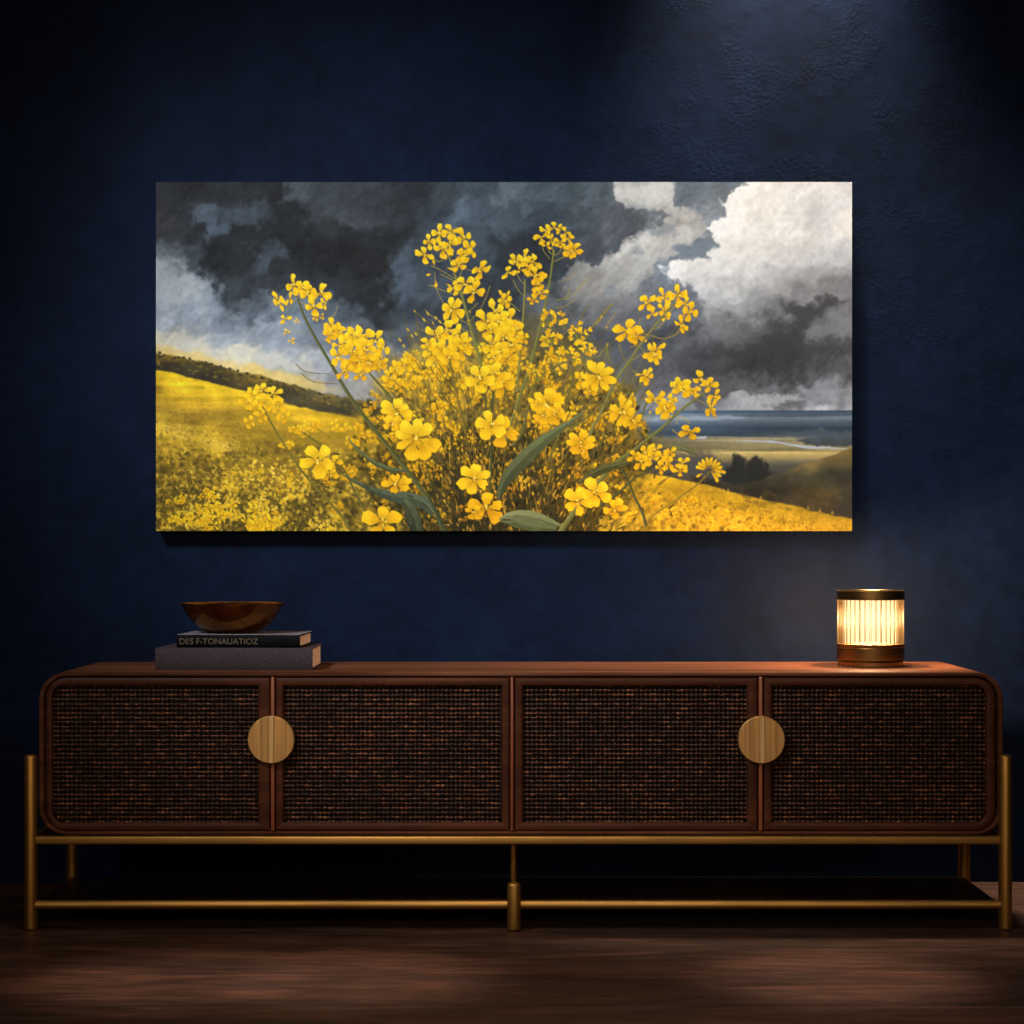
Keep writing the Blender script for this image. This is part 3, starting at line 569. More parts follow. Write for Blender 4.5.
def wall_mat():
    m, nt, b = new_mat('navy_plaster'); L = nt.links
    n1 = nd(nt, 'ShaderNodeTexNoise', Scale=2.6, Detail=6, Roughness=0.62); L.new(coords(nt, (1, 1, 1)), n1.inputs[0])
    n2 = nd(nt, 'ShaderNodeTexNoise', Scale=26.0, Detail=5, Roughness=0.6); L.new(coords(nt, (1, 1, 1)), n2.inputs[0])
    c1 = ramp(nt, n1.outputs[0], [(0.30, srgb(*WALL_LO)), (0.52, srgb(*WALL_MID)), (0.74, srgb(*WALL_HI))])
    c2 = ramp(nt, n2.outputs[0], [(0.3, (0.78, 0.78, 0.78, 1)), (0.7, (1.22, 1.22, 1.22, 1))])
    mx = nd(nt, 'ShaderNodeMix', data_type='RGBA', blend_type='MULTIPLY'); mx.inputs[0].default_value = 1
    L.new(c1, mx.inputs[6]); L.new(c2, mx.inputs[7]); L.new(mx.outputs[2], b.inputs['Base Color'])
    b.inputs['Roughness'].default_value = 0.6; b.inputs['Specular IOR Level'].default_value = 0.05
    n3 = nd(nt, 'ShaderNodeTexNoise', Scale=110.0, Detail=4, Roughness=0.55); L.new(coords(nt, (1, 1, 1)), n3.inputs[0])
    n4 = nd(nt, 'ShaderNodeTexNoise', Scale=9.0, Detail=3, Roughness=0.5); L.new(coords(nt, (1, 1, 1)), n4.inputs[0])
    r4 = ramp(nt, n4.outputs[0], [(0.42, (0.15, 0.15, 0.15, 1)), (0.62, (1, 1, 1, 1))])
    mul = nd(nt, 'ShaderNodeMath', operation='MULTIPLY'); L.new(n3.outputs[0], mul.inputs[0]); L.new(r4, mul.inputs[1])
    bump(nt, b, mul.outputs[0], 0.40, 0.0035)
    return m

def wood_mat(name, lo, mid, hi, axis='x', rough=0.42, spec=0.4, scale=1.0, coat=0.0):
    m, nt, b = new_mat(name); L = nt.links
    sc = {'x': (0.9, 16, 16), 'z': (16, 16, 0.9)}[axis]
    sc = tuple(v * scale for v in sc)
    n0 = nd(nt, 'ShaderNodeTexNoise', Scale=1.0, Detail=3, Roughness=0.5); L.new(coords(nt, sc), n0.inputs[0]); n0.inputs['Distortion'].default_value = 0.8
    n1 = nd(nt, 'ShaderNodeTexNoise', Scale=5.0, Detail=6, Roughness=0.65); L.new(coords(nt, sc), n1.inputs[0])
    mix = nd(nt, 'ShaderNodeMix', data_type='FLOAT'); mix.inputs[0].default_value = 0.45
    L.new(n0.outputs[0], mix.inputs[2]); L.new(n1.outputs[0], mix.inputs[3])
    L.new(ramp(nt, mix.outputs[0], [(0.32, srgb(*lo)), (0.5, srgb(*mid)), (0.68, srgb(*hi))]), b.inputs['Base Color'])
    b.inputs['Roughness'].default_value = rough; b.inputs['Specular IOR Level'].default_value = spec
    if coat: b.inputs['Coat Weight'].default_value = coat; b.inputs['Coat Roughness'].default_value = 0.25
    bump(nt, b, n1.outputs[0], 0.15, 0.001)
    return m

def floor_mat():
    m, nt, b = new_mat('walnut_boards'); L = nt.links
    co = coords(nt, (1, 1, 1))
    br = nd(nt, 'ShaderNodeTexBrick'); br.offset = 0.37; br.squash = 1
    for k, v in (('Scale', 1.0), ('Mortar Size', 0.0022), ('Brick Width', 30.0), ('Row Height', 0.26), ('Mortar Smooth', 0.3), ('Bias', 0.0)): br.inputs[k].default_value = v
    br.inputs['Color1'].default_value = (0.2, 0.2, 0.2, 1); br.inputs['Color2'].default_value = (0.8, 0.8, 0.8, 1); br.inputs['Mortar'].default_value = (0.5, 0.5, 0.5, 1)
    mp = nt.nodes.new('ShaderNodeMapping'); mp.inputs['Location'].default_value = (8.0, -0.085, 0); L.new(co, mp.inputs[0]); L.new(mp.outputs[0], br.inputs[0])
    # each board shifts its own grain
    ofs = nd(nt, 'ShaderNodeVectorMath', operation='SCALE'); ofs.inputs['Scale'].default_value = 9.0; L.new(br.outputs['Color'], ofs.inputs[0])
    sc = nt.nodes.new('ShaderNodeMapping'); sc.inputs['Scale'].default_value = (1.3, 5.5, 1); sc.inputs['Rotation'].default_value = (0, 0, 0.16); L.new(co, sc.inputs[0])
    add = nd(nt, 'ShaderNodeVectorMath', operation='ADD'); L.new(sc.outputs[0], add.inputs[0]); L.new(ofs.outputs[0], add.inputs[1])
    n0 = nd(nt, 'ShaderNodeTexNoise', Scale=0.9, Detail=4, Roughness=0.55); L.new(add.outputs[0], n0.inputs[0]); n0.inputs['Distortion'].default_value = 1.6
    n1 = nd(nt, 'ShaderNodeTexNoise', Scale=6.0, Detail=6, Roughness=0.7); L.new(add.outputs[0], n1.inputs[0])
    mix = nd(nt, 'ShaderNodeMix', data_type='FLOAT'); mix.inputs[0].default_value = 0.42
    L.new(n0.outputs[0], mix.inputs[2]); L.new(n1.outputs[0], mix.inputs[3])
    c = ramp(nt, mix.outputs[0], [(0.34, srgb(*FL_LO)), (0.5, srgb(*FL_MID)), (0.66, srgb(*FL_HI))])
    dark = nd(nt, 'ShaderNodeMix', data_type='RGBA', blend_type='MIX'); L.new(br.outputs['Fac'], dark.inputs[0]); L.new(c, dark.inputs[6]); dark.inputs[7].default_value = srgb(22, 14, 10)
    L.new(dark.outputs[2], b.inputs['Base Color'])
    rr = ramp(nt, n1.outputs[0], [(0.3, (0.42, 0.42, 0.42, 1)), (0.7, (0.60, 0.60, 0.60, 1))]); L.new(rr, b.inputs['Roughness'])
    b.inputs['Specular IOR Level'].default_value = 0.35
    sub = nd(nt, 'ShaderNodeMath', operation='SUBTRACT'); L.new(n1.outputs[0], sub.inputs[0]); L.new(br.outputs['Fac'], sub.inputs[1])
    bump(nt, b, sub.outputs[0], 0.25, 0.0012)
    return m

def metal_mat(name, col, rough, streak=None, spread=0.12, dark=None):
    m, nt, b = new_mat(name); L = nt.links
    b.inputs['Metallic'].default_value = 1.0
    n = nd(nt, 'ShaderNodeTexNoise', Scale=1.0, Detail=4, Roughness=0.6)
    L.new(coords(nt, streak or (30, 30, 30)), n.inputs[0])
    L.new(ramp(nt, n.outputs[0], [(0.3, srgb(*(dark or tuple(c * 0.72 for c in col)))), (0.7, srgb(*col))]), b.inputs['Base Color'])
    L.new(ramp(nt, n.outputs[0], [(0.3, (rough + spread,) * 3 + (1,)), (0.7, (rough,) * 3 + (1,))]), b.inputs['Roughness'])
    bump(nt, b, n.outputs[0], 0.08, 0.0006)
    return m

def cane_mat():
    m, nt, b = new_mat('woven_cane'); L = nt.links
    n = nd(nt, 'ShaderNodeTexNoise', Scale=75.0, Detail=4, Roughness=0.75); L.new(coords(nt, (1, 1, 1)), n.inputs[0])
    n2 = nd(nt, 'ShaderNodeTexNoise', Scale=7.0, Detail=3, Roughness=0.6); L.new(coords(nt, (0.6, 1, 1.6)), n2.inputs[0])
    c = ramp(nt, n.outputs[0], [(0.32, srgb(*CANE_LO)), (0.52, srgb(*CANE_MID)), (0.70, srgb(*CANE_HI))])
    c2 = ramp(nt, n2.outputs[0], [(0.3, (0.55, 0.50, 0.46, 1)), (0.7, (1.35, 1.2, 1.1, 1))])
    mx = nd(nt, 'ShaderNodeMix', data_type='RGBA', blend_type='MULTIPLY'); mx.inputs[0].default_value = 1
    L.new(c, mx.inputs[6]); L.new(c2, mx.inputs[7]); L.new(mx.outputs[2], b.inputs['Base Color'])
    b.inputs['Roughness'].default_value = 0.5; b.inputs['Specular IOR Level'].default_value = 0.22
    return m

def warp_mat():
    m, nt, b = new_mat('cane_warp'); L = nt.links
    n = nd(nt, 'ShaderNodeTexNoise', Scale=60.0, Detail=2); L.new(coords(nt, (1, 1, 1)), n.inputs[0])
    L.new(ramp(nt, n.outputs[0], [(0.35, srgb(14, 7, 4)), (0.65, srgb(40, 22, 13))]), b.inputs['Base Color'])
    b.inputs['Roughness'].default_value = 0.7; b.inputs['Specular IOR Level'].default_value = 0.1
    return m

def plain_mat(name, col, rough=0.6, spec=0.3, noise=40, amount=0.25):
    m, nt, b = new_mat(name); L = nt.links
    n = nd(nt, 'ShaderNodeTexNoise', Scale=noise, Detail=5, Roughness=0.65); L.new(coords(nt, (1, 1, 1)), n.inputs[0])
    L.new(ramp(nt, n.outputs[0], [(0.3, srgb(*[c * (1 - amount) for c in col])), (0.7, srgb(*[min(255, c * (1 + amount)) for c in col]))]), b.inputs['Base Color'])
    b.inputs['Roughness'].default_value = rough; b.inputs['Specular IOR Level'].default_value = spec
    bump(nt, b, n.outputs[0], 0.15, 0.0008)
    return m

# ---------------------------------------------------------------- mesh helpers
def link(name, me, mat, parent=None, loc=None, rotz=0):
    o = bpy.data.objects.new(name, me); COL.objects.link(o)
    if mat: me.materials.append(mat)
    if parent: o.parent = parent
    if loc: o.location = loc
    o.rotation_euler.z = rotz
    return o
def obj(name, bm, mat, parent=None, smooth=False, angle=0.6, **kw):
    bmesh.ops.remove_doubles(bm, verts=bm.verts, dist=1e-6)
    bmesh.ops.recalc_face_normals(bm, faces=bm.faces)
    me = bpy.data.meshes.new(name); 
    if smooth:
        for f in bm.faces: f.smooth = True
        for e in bm.edges:
            if len(e.link_faces) == 2 and e.calc_face_angle(0) > angle: e.smooth = False
    bm.to_mesh(me); bm.free()
    return link(name, me, mat, parent, **kw)
def empty(name, loc, label, cat, rotz=0, group=None):
    o = bpy.data.objects.new(name, None); COL.objects.link(o); o.location = loc; o.rotation_euler.z = rotz
    o.empty_display_size = 0.1
    o['label'] = label; o['category'] = cat
    if group: o['group'] = group
    return o

def box(bm, x0, x1, y0, y1, z0, z1, bev=0.0, seg=2):
    r = bmesh.ops.create_cube(bm, size=1.0)
    for v in r['verts']:
        v.co = ((x0 + x1) / 2 + v.co.x * (x1 - x0), (y0 + y1) / 2 + v.co.y * (y1 - y0), (z0 + z1) / 2 + v.co.z * (z1 - z0))
    if bev:
        es = {e for v in r['verts'] for e in v.link_edges}
        bmesh.ops.bevel(bm, geom=list(es), offset=bev, segments=seg, affect='EDGES', profile=0.5)
def tube(bm, a, b, r, seg=24, cap=0.0):
    # a round bar from a to b with softly domed ends
    import mathutils
    a = mathutils.Vector(a); b = mathutils.Vector(b); d = (b - a); L = d.length; d.normalize()
    q = d.to_track_quat('Z', 'Y')
    prof = [(0, 0.0), (r - cap, 0.0)] + [(r - cap + cap * math.sin(t), cap - cap * math.cos(t)) for t in (0.5, 1.05)] + [(r, cap), (r, L - cap)] + [(r - cap + cap * math.cos(t), L - cap + cap * math.sin(t)) for t in (0.5, 1.05)] + [(r - cap, L), (0, L)] if cap else [(0, 0), (r, 0), (r, L), (0, L)]
    lathe(bm, prof, seg, lambda v: a + q @ v)
def lathe(bm, prof, seg=48, tf=None):
    import mathutils
    rings = []
    for (r, z) in prof:
        if r < 1e-7:
            v = mathutils.Vector((0, 0, z)); rings.append([bm.verts.new(tf(v) if tf else v)])
        else:
            ring = []
            for k in range(seg):
                t = 2 * math.pi * k / seg; v = mathutils.Vector((r * math.cos(t), r * math.sin(t), z))
                ring.append(bm.verts.new(tf(v) if tf else v))
            rings.append(ring)
    for A, B in zip(rings, rings[1:]):
        for k in range(seg):
            if len(A) == 1 and len(B) == 1: continue
            if len(A) == 1: bm.faces.new((A[0], B[k], B[(k + 1) % seg]))
            elif len(B) == 1: bm.faces.new((A[k], B[0], A[(k + 1) % seg]))
            else: bm.faces.new((A[k], B[k], B[(k + 1) % seg], A[(k + 1) % seg]))
def rrect(x0, x1, z0, z1, rad, seg=10):
    # rad = bottom-left, bottom-right, top-right, top-left
    pts = []
    for (cx, cz, a0, r) in ((x0, z0, math.pi, rad[0]), (x1, z0, 1.5 * math.pi, rad[1]), (x1, z1, 0, rad[2]), (x0, z1, 0.5 * math.pi, rad[3])):
        sx = 1 if cx == x0 else -1; sz = 1 if cz == z0 else -1
        for k in range(seg + 1):
            t = a0 + math.pi / 2 * k / seg
            pts.append((cx + sx * r + r * math.cos(t), cz + sz * r + r * math.sin(t)))
    return pts
def loops(bm, ls, closed=True):
    # ls: list of (points, y); skins consecutive loops
    R = [[bm.verts.new((x, y, z)) for (x, z) in pts] for pts, y in ls]
    n = len(R[0])
    pairs = list(zip(R, R[1:])) + ([(R[-1], R[0])] if closed else [])
    for A, B in pairs:
        for k in range(n): bm.faces.new((A[k], A[(k + 1) % n], B[(k + 1) % n], B[k]))
    return R
def ring(bm, outer, inner, y0, y1, bev):
    # frame between two outlines (x0,x1,z0,z1,radii); front at y0
    def ins(o, d):
        x0, x1, z0, z1, r = o; return rrect(x0 + d, x1 - d, z0 + d, z1 - d, [max(q - d, 1e-4) for q in r])
    loops(bm, [(ins(outer, 0), y1), (ins(outer, 0), y0 + bev), (ins(outer, bev * 0.35), y0 + bev * 0.3), (ins(outer, bev), y0),
               (ins(inner, -bev), y0), (ins(inner, -bev * 0.35), y0 + bev * 0.3), (ins(inner, 0), y0 + bev), (ins(inner, 0), y1)])

# ---------------------------------------------------------------- tones
WALL_LO, WALL_MID, WALL_HI = (8, 16, 34), (10, 21, 43), (14, 26, 50)
FL_LO, FL_MID, FL_HI = (34, 19, 14), (62, 38, 28), (94, 59, 43)
CANE_LO, CANE_MID, CANE_HI = (28, 14, 8), (68, 37, 21), (152, 96, 60)

M_wall = wall_mat(); M_floor = floor_mat()
M_wood = wood_mat('dark_walnut', (44, 19, 10), (67, 32, 17), (94, 48, 28), 'x', 0.42, 0.14)
M_woodv = wood_mat('dark_walnut_upright', (76, 34, 18), (118, 59, 34), (152, 82, 50), 'z', 0.36, 0.5)
M_case = wood_mat('walnut_case', (54, 28, 18), (82, 48, 33), (114, 72, 51), 'x', 0.8, 0.02)
M_inner = plain_mat('dark_interior', (14, 8, 6), 0.8, 0.1)
M_shelf = wood_mat('stained_shelf', (24, 10, 7), (34, 15, 10), (46, 22, 14), 'x', 0.5, 0.2)
M_cane = cane_mat(); M_warp = warp_mat()
M_brass = metal_mat('aged_brass', (206, 150, 74), 0.44, (40, 40, 3))
M_brassh = metal_mat('aged_brass_bar', (206, 152, 80), 0.46, (3, 40, 40))
M_disc = metal_mat('brushed_brass', (216, 162, 98), 0.46, (150, 3, 3), 0.14)
M_strip = metal_mat('brass_highlight_strip', (255, 206, 140), 0.40, (150, 3, 3), 0.1)  # lighter brass colour paints the bright highlight band down the handle centre
M_lampb = metal_mat('lamp_brass', (204, 156, 92), 0.24, (4, 4, 120))
tg = M_lampb.node_tree.nodes.new('ShaderNodeTangent'); tg.direction_type = 'RADIAL'; tg.axis = 'Z'
pb_ = M_lampb.node_tree.nodes['Principled BSDF']; pb_.inputs['Anisotropic'].default_value = 0.6; M_lampb.node_tree.links.new(tg.outputs[0], pb_.inputs['Tangent'])
M_bowl = metal_mat('bronze', (172, 114, 52), 0.20, (14, 14, 26), 0.14, (92, 50, 20))
M_cloth1 = plain_mat('grey_cloth_binding', (56, 45, 49), 0.75, 0.10, 220, 0.22)
M_cloth2 = plain_mat('black_cloth_binding', (10, 9, 9), 0.7, 0.06, 160, 0.3)
M_board2 = plain_mat('grey_top_board', (104, 97, 102), 0.7, 0.3, 120, 0.2)  # lighter grey colour for the board on top of the black book
M_paper = plain_mat('page_edges', (196, 170, 162), 0.8, 0.2, 300, 0.12)
M_gilt = plain_mat('dull_gilt', (86, 72, 54), 0.55, 0.3, 300, 0.35)
M_faint = plain_mat('rubbed_gilt', (58, 49, 52), 0.7, 0.2, 300, 0.3)
M_side = plain_mat('canvas_edge', (26, 27, 30), 0.8, 0.1)

# ---------------------------------------------------------------- room
bm = bmesh.new(); box(bm, -3.2, 3.2, 0.60, 0.72, 0.0, 3.1)
wall = obj('wall_back', bm, M_wall); wall['kind'] = 'structure'; wall['label'] = 'dark navy textured plaster wall'
bm = bmesh.new(); box(bm, -3.2, 3.2, -5.6, 0.72, -0.08, 0.0)
fl = obj('floor', bm, M_floor); fl['kind'] = 'structure'; fl['label'] = 'dark walnut board floor'

# ---------------------------------------------------------------- sideboard
sb = empty('sideboard', (0, 0.2, 0), 'long dark walnut sideboard with woven cane doors on a brass frame', 'sideboard')
def part(name, bm, mat, parent=sb, **kw):
    o = obj(name, bm, mat, parent, **kw)
    if parent is sb: o.matrix_parent_inverse = sb.matrix_world.inverted()
    return o
bpy.context.view_layer.update()
DEPTH = 0.372
T = 5.0 * U
case_o = (fx(38.4), fx(1003.8), fz(835.5), fz(672.2), [28 * U] * 4)
case_i = (fx(43.6), fx(998.8), fz(831.5), fz(677), [23.5 * U] * 4)
bm = bmesh.new(); ring(bm, case_o, case_i, 0.0, DEPTH, 2.2 * U)
R = [bm.verts.new((x, DEPTH - 0.012, z)) for x, z in rrect(*case_i[:4], case_i[4])]; bm.faces.new(R)
body = part('cabinet_body', bm, M_case, smooth=True)
# inner uprights between the doors
for a, b_ in ((270.8, 274.6), (510.3, 513.7), (758.8, 762.6)):
    bm = bmesh.new(); box(bm, fx(a), fx(b_), -0.0025, 0.30, fz(831.3), fz(677.2), 0.0022, 3)
    part('divider', bm, M_woodv, smooth=True)

def weave(bm, x0, x1, z0, z1, rad, pitch, y):
    # over-and-under ribbons, each clipped to the rounded opening
    nx = max(2, round((x1 - x0) / pitch)); nz = max(2, round((z1 - z0) / pitch))
    px, pz = (x1 - x0) / nx, (z1 - z0) / nz
    def inset(v, lo, hi, r0, r1, other_lo, other_hi):
        # how far the rounded corners cut in at position v
        a = b = 0.0
        if v < lo + r0: a = r0 - math.sqrt(max(r0 * r0 - (lo + r0 - v) ** 2, 0))
        if v > hi - r1: b = r1 - math.sqrt(max(r1 * r1 - (v - hi + r1) ** 2, 0))
        return max(a, b)
    rl_b, rr_b, rr_t, rl_t = rad
    amp = pitch * 0.20
    jit = random.Random(int(x0 * 1000))
    for i in range(nx + 1):          # upright warp, lying behind
        xc = x0 + i * px; w = px * 0.20
        lo = z0 + inset(xc, x0, x1, rl_b, rr_b, 0, 0); hi = z1 - inset(xc, x0, x1, rl_t, rr_t, 0, 0)
        rows = [[bm.verts.new((xc + q * w, y + amp * 0.4 + (0.0 if q == 0 else w * 0.6), z)) for q in (-1, 0, 1)] for z in (lo, hi)]
        for k in (0, 1): bm.faces.new((rows[0][k], rows[0][k + 1], rows[1][k + 1], rows[1][k])).material_index = 1
    for j in range(nz + 1):          # level cords, bulging over each upright
        zc = z0 + j * pz + jit.uniform(-.06, .06) * pz
        lo = x0 + inset(zc, z0, z1, rl_b, rl_t, 0, 0); hi = x1 - inset(zc, z0, z1, rr_b, rr_t, 0, 0)
        prev = None; w, jz, a = pz * 0.3, 0.0, 1.0
        for i in range(nx * 4 + 1):
            x = x0 + i * px / 4
            if x < lo or x > hi: prev = None; continue
            c = (1, 0.55, 0.0, 0.55)[i % 4]
            if c == 1: w = pz * jit.uniform(0.24, 0.36); jz = jit.uniform(-.08, .08) * pz; a = jit.uniform(0.7, 1.2)
            ww = w * (0.30 + 0.70 * c); yy = y + amp * (1.1 - 2.2 * c * a)
            row = [bm.verts.new((x, yy + abs(q) * ww * 0.7, zc + jz * c + q * ww)) for q in (-1, -0.55, 0, 0.55, 1)]
            if prev:
                for k in range(4): bm.faces.new((prev[k], row[k], row[k + 1], prev[k + 1]))
            prev = row

def half_disc(bm, cx, cz, r, y_back, th, side):
    # half of a round brass plate, its straight edge on the centre line, with a soft raised ridge there
    gap = 0.0001; n = 40; bev = 0.0018
    xs = [gap, 0.0048, 0.0056]
    def depth(dx): return th + (0.0012 if dx < 0.0050 else 0.0)
    cols = xs + [0.0056 + (r - 0.0056) * (1 - math.cos(math.pi / 2 * k / n)) ** 1.0 for k in range(1, n + 1)]
    rows = []
    for dx in cols:
        dx = min(dx, r - 1e-5); h = math.sqrt(max(r * r - dx * dx, 1e-9)); hb = math.sqrt(max((r - bev) ** 2 - dx * dx, 1e-9)) if dx < r - bev else 0.0
        yf = y_back - depth(dx)
        if dx >= r - bev: yf = y_back - th + (dx - (r - bev))
        x = cx + side * dx
        rows.append([bm.verts.new((x, y_back, cz - h)), bm.verts.new((x, max(yf + bev, yf), cz - h)), bm.verts.new((x, yf, cz - hb)),
                     bm.verts.new((x, yf, cz + hb)), bm.verts.new((x, max(yf + bev, yf), cz + h)), bm.verts.new((x, y_back, cz + h))])
    for A, B in zip(rows, rows[1:]):
        for k in range(6): bm.faces.new((A[k], A[(k + 1) % 6], B[(k + 1) % 6], B[k])).material_index = 1 if A is rows[0] else 0
    bm.faces.new(rows[0]); bm.faces.new(rows[-1])

doors = [
    # outline px, opening px, radii of outline and opening, knob centre and side
    ((45.6, 269.6), (52.0, 258.2), [20, 0.6, 0.6, 20], [11, 1.5, 1.5, 11], (271.6, -1)),
    ((275.6, 509.4), (283.2, 501.8), [0.6] * 4, [1.5] * 4, (271.6, 1)),
    ((514.6, 757.6), (522.8, 747.6), [0.6] * 4, [1.5] * 4, (761.0, -1)),
    ((763.8, 995.6), (772.0, 986.4), [0.6, 20, 20, 0.6], [1.5, 11, 11, 1.5], (761.0, 1)),
]
for (a, b_), (c, d), ro, ri, (kx, side) in doors:
    outer = (fx(a), fx(b_), fz(830.8), fz(678), [q * U for q in ro])
    inner = (fx(c), fx(d), fz(823), fz(686), [q * U for q in ri])
    bm = bmesh.new(); ring(bm, outer, inner, 0.0015, 0.019, 1.6 * U)
    dr = part('door', bm, M_wood, smooth=True)
    bm = bmesh.new(); R = [bm.verts.new((x, 0.0125, z)) for x, z in rrect(inner[0] - 0.002, inner[1] + 0.002, inner[2] - 0.002, inner[3] + 0.002, inner[4])]
    f = bm.faces.new(R); r = bmesh.ops.extrude_face_region(bm, geom=[f]); bmesh.ops.translate(bm, vec=(0, 0.004, 0), verts=[v for v in r['geom'] if isinstance(v, bmesh.types.BMVert)])
    bk = part('backing_panel', bm, M_inner, dr)
    bm = bmesh.new(); weave(bm, inner[0] + 0.001, inner[1] - 0.001, inner[2] + 0.001, inner[3] - 0.001, inner[4], 4.55 * U, 0.0085)
    cp = obj('cane_panel', bm, M_cane, dr, smooth=True, angle=3)
    cp.data.materials.append(M_warp); cp['label'] = 'woven dark cane panel'
    bm = bmesh.new(); half_disc(bm, fx(kx), fz(739.6), 23.8 * U, -0.0005, 0.0105, side)
    h = obj('handle', bm, M_disc, dr, smooth=True, angle=0.5)
    h.data.materials.append(M_strip); h['label'] = 'half-round brushed brass door handle'

# brass frame
LR = 6.7 * U
YF, YB = -0.002, 0.385
lx0, lx1 = fx(31), fx(1005)
for x in (lx0, lx1):
    bm = bmesh.new(); tube(bm, (x, YF, 0), (x, YF, fz(754.5)), LR, 28, 0.006); part('leg', bm, M_brass, smooth=True)
for x in (lx0, lx1):
    bm = bmesh.new(); tube(bm, (x, YB, 0), (x, YB, fz(754.5)), LR, 28, 0.006); part('leg', bm, M_brass, smooth=True)
bm = bmesh.new(); box(bm, lx0 + LR * .6, lx1 - LR * .6, YF - 0.007, YF + 0.010, fz(844.3), fz(836), 0.0035, 3); part('upper_rail', bm, M_brassh, smooth=True)
bm = bmesh.new(); box(bm, lx0 + LR * .6, lx1 - LR * .6, YB - 0.010, YB + 0.007, fz(844.3), fz(836), 0.0035, 3); part('upper_rail', bm, M_brassh, smooth=True)
for x in (lx0, lx1):
    s = 1 if x < 0 else -1
    bm = bmesh.new(); box(bm, x - 0.007, x + 0.007, YF, YB, fz(844.3), fz(836), 0.003, 3); part('side_rail', bm, M_brass, smooth=True)
bm = bmesh.new(); tube(bm, (lx0, YF, fz(904.6)), (lx1, YF, fz(904.6)), 4.5 * U, 20); part('lower_rail', bm, M_brassh, smooth=True)
bm = bmesh.new(); tube(bm, (lx0, YB, fz(911)), (lx1, YB, fz(911)), 4.0 * U, 20); part('lower_rail', bm, M_brassh, smooth=True)
bm = bmesh.new(); box(bm, lx0 + 0.003, lx1 - 0.003, YF + 0.008, YB - 0.008, fz(911), fz(906.2), 0.002, 2); sh = part('shelf', bm, M_shelf); sh['label'] = 'dark stained low shelf'
cx = fx(514)
bm = bmesh.new(); tube(bm, (cx, YF - 0.010, 0), (cx, YF - 0.010, fz(881.5)), 6.8 * U, 28, 0.007); part('foot', bm, M_brass, smooth=True)
bm = bmesh.new(); tube(bm, (cx, YF + 0.05, fz(906)), (cx - 0.002, YF + 0.02, fz(838)), 3.2 * U, 18); part('support_post', bm, M_brass, smooth=True)

TOP = fz(672.2)
# ---------------------------------------------------------------- books
def book(name, label, w, d, h, mats, loc, rotz, title, tmat, tsize, tx, tz, ft=0.0028):
    cm, bmt = mats
    e = empty(name, loc, label, 'book', rotz, 'books stacked on the sideboard')
    # binding: two boards and a slightly rounded spine facing the room
    bm = bmesh.new()
    box(bm, 0, w, 0.002, d, 0, ft, 0.0012, 2)
    box(bm, 0, w, 0.002, d, h - ft, h, 0.0012, 2)
    n = 8; P = []
    for k in range(n + 1):
        t = k / n; P.append((-0.004 * math.sin(math.pi * t) ** 0.6 + 0.002 if 0 < k < n else 0.002, t * h))
    outer = [(y, z) for y, z in P]; inn = [(0.0055, z) for y, z in P]
    L0 = [bm.verts.new((0.0006, y, z)) for y, z in outer + inn[::-1]]; L1 = [bm.verts.new((w - 0.0006, y, z)) for y, z in outer + inn[::-1]]
    m = len(L0)
    for k in range(m): bm.faces.new((L0[k], L0[(k + 1) % m], L1[(k + 1) % m], L1[k]))
    for k in range(n):
        bm.faces.new((L0[k], L0[k + 1], L0[m - 2 - k], L0[m - 1 - k])); bm.faces.new((L1[k], L1[k + 1], L1[m - 2 - k], L1[m - 1 - k]))
    obj('cover', bm, cm, e, smooth=True, angle=0.5)
    if bmt:
        bm = bmesh.new(); box(bm, 0.001, w - 0.001, 0.004, d - 0.001, h - 0.0004, h + 0.0008, 0.0004, 1); obj('cover_board', bm, bmt, e)
    bm = bmesh.new(); box(bm, 0.004, w - 0.004, 0.0055, d - 0.006, ft, h - ft, 0.0015, 2)
    pb = obj('page_block', bm, M_paper, e); pb['label'] = 'pale page edges'
    if title:
        cu = bpy.data.curves.new('title', 'FONT'); cu.body = title; cu.size = tsize; cu.extrude = 0.0003; cu.space_character = 1.02
        tmp = bpy.data.objects.new('lettering', cu); me = bpy.data.meshes.new_from_object(tmp); me.name = 'title'
        bpy.data.objects.remove(tmp); bpy.data.curves.remove(cu)
        t = link('title', me, tmat, e); t.location = (tx, -0.0022, tz); t.rotation_euler = (math.pi / 2, 0, 0)
    return e
h1, h2_ = 0.0464, 0.0270
book('book', 'thick grey cloth-bound book lying under the thinner black book', 0.333, 0.215, h1, (M_cloth1, None), (-0.765, 0.062, TOP), 0.0, '', M_faint, 0.012, 0.125, 0.020)
book('book', 'thin black book with worn gilt spine title on the thicker grey book', 0.264, 0.190, h2_, (M_cloth2, M_board2), (-0.7245, 0.090, TOP + h1), -0.04, 'DES F-TONAUATIOZ', M_gilt, 0.0178, 0.006, 0.0075)

# ---------------------------------------------------------------- bowl
bz = TOP + h1 + h2_ + 0.0009
bm = bmesh.new()
prof_o = [(0, 0), (0.040, 0), (0.048, 0.0012), (0.058, 0.005), (0.070, 0.0125), (0.082, 0.0235), (0.092, 0.0355), (0.1005, 0.048), (0.1065, 0.0585), (0.1105, 0.0645), (0.1108, 0.0655)]
prof_i = [(0.1085, 0.0657), (0.104, 0.0585), (0.098, 0.049), (0.089, 0.036), (0.078, 0.0245), (0.064, 0.0140), (0.048, 0.0075), (0.030, 0.0052), (0, 0.0050)]
lathe(bm, [(r * 1.025, z * 0.985) for r, z in prof_o + prof_i], 72)
bowl = obj('bowl', bm, M_bowl, smooth=True, angle=1.2, loc=(-0.6175, 0.178, bz))
bowl['label'] = 'wide polished bronze bowl on top of the stacked books'; bowl['category'] = 'bowl'

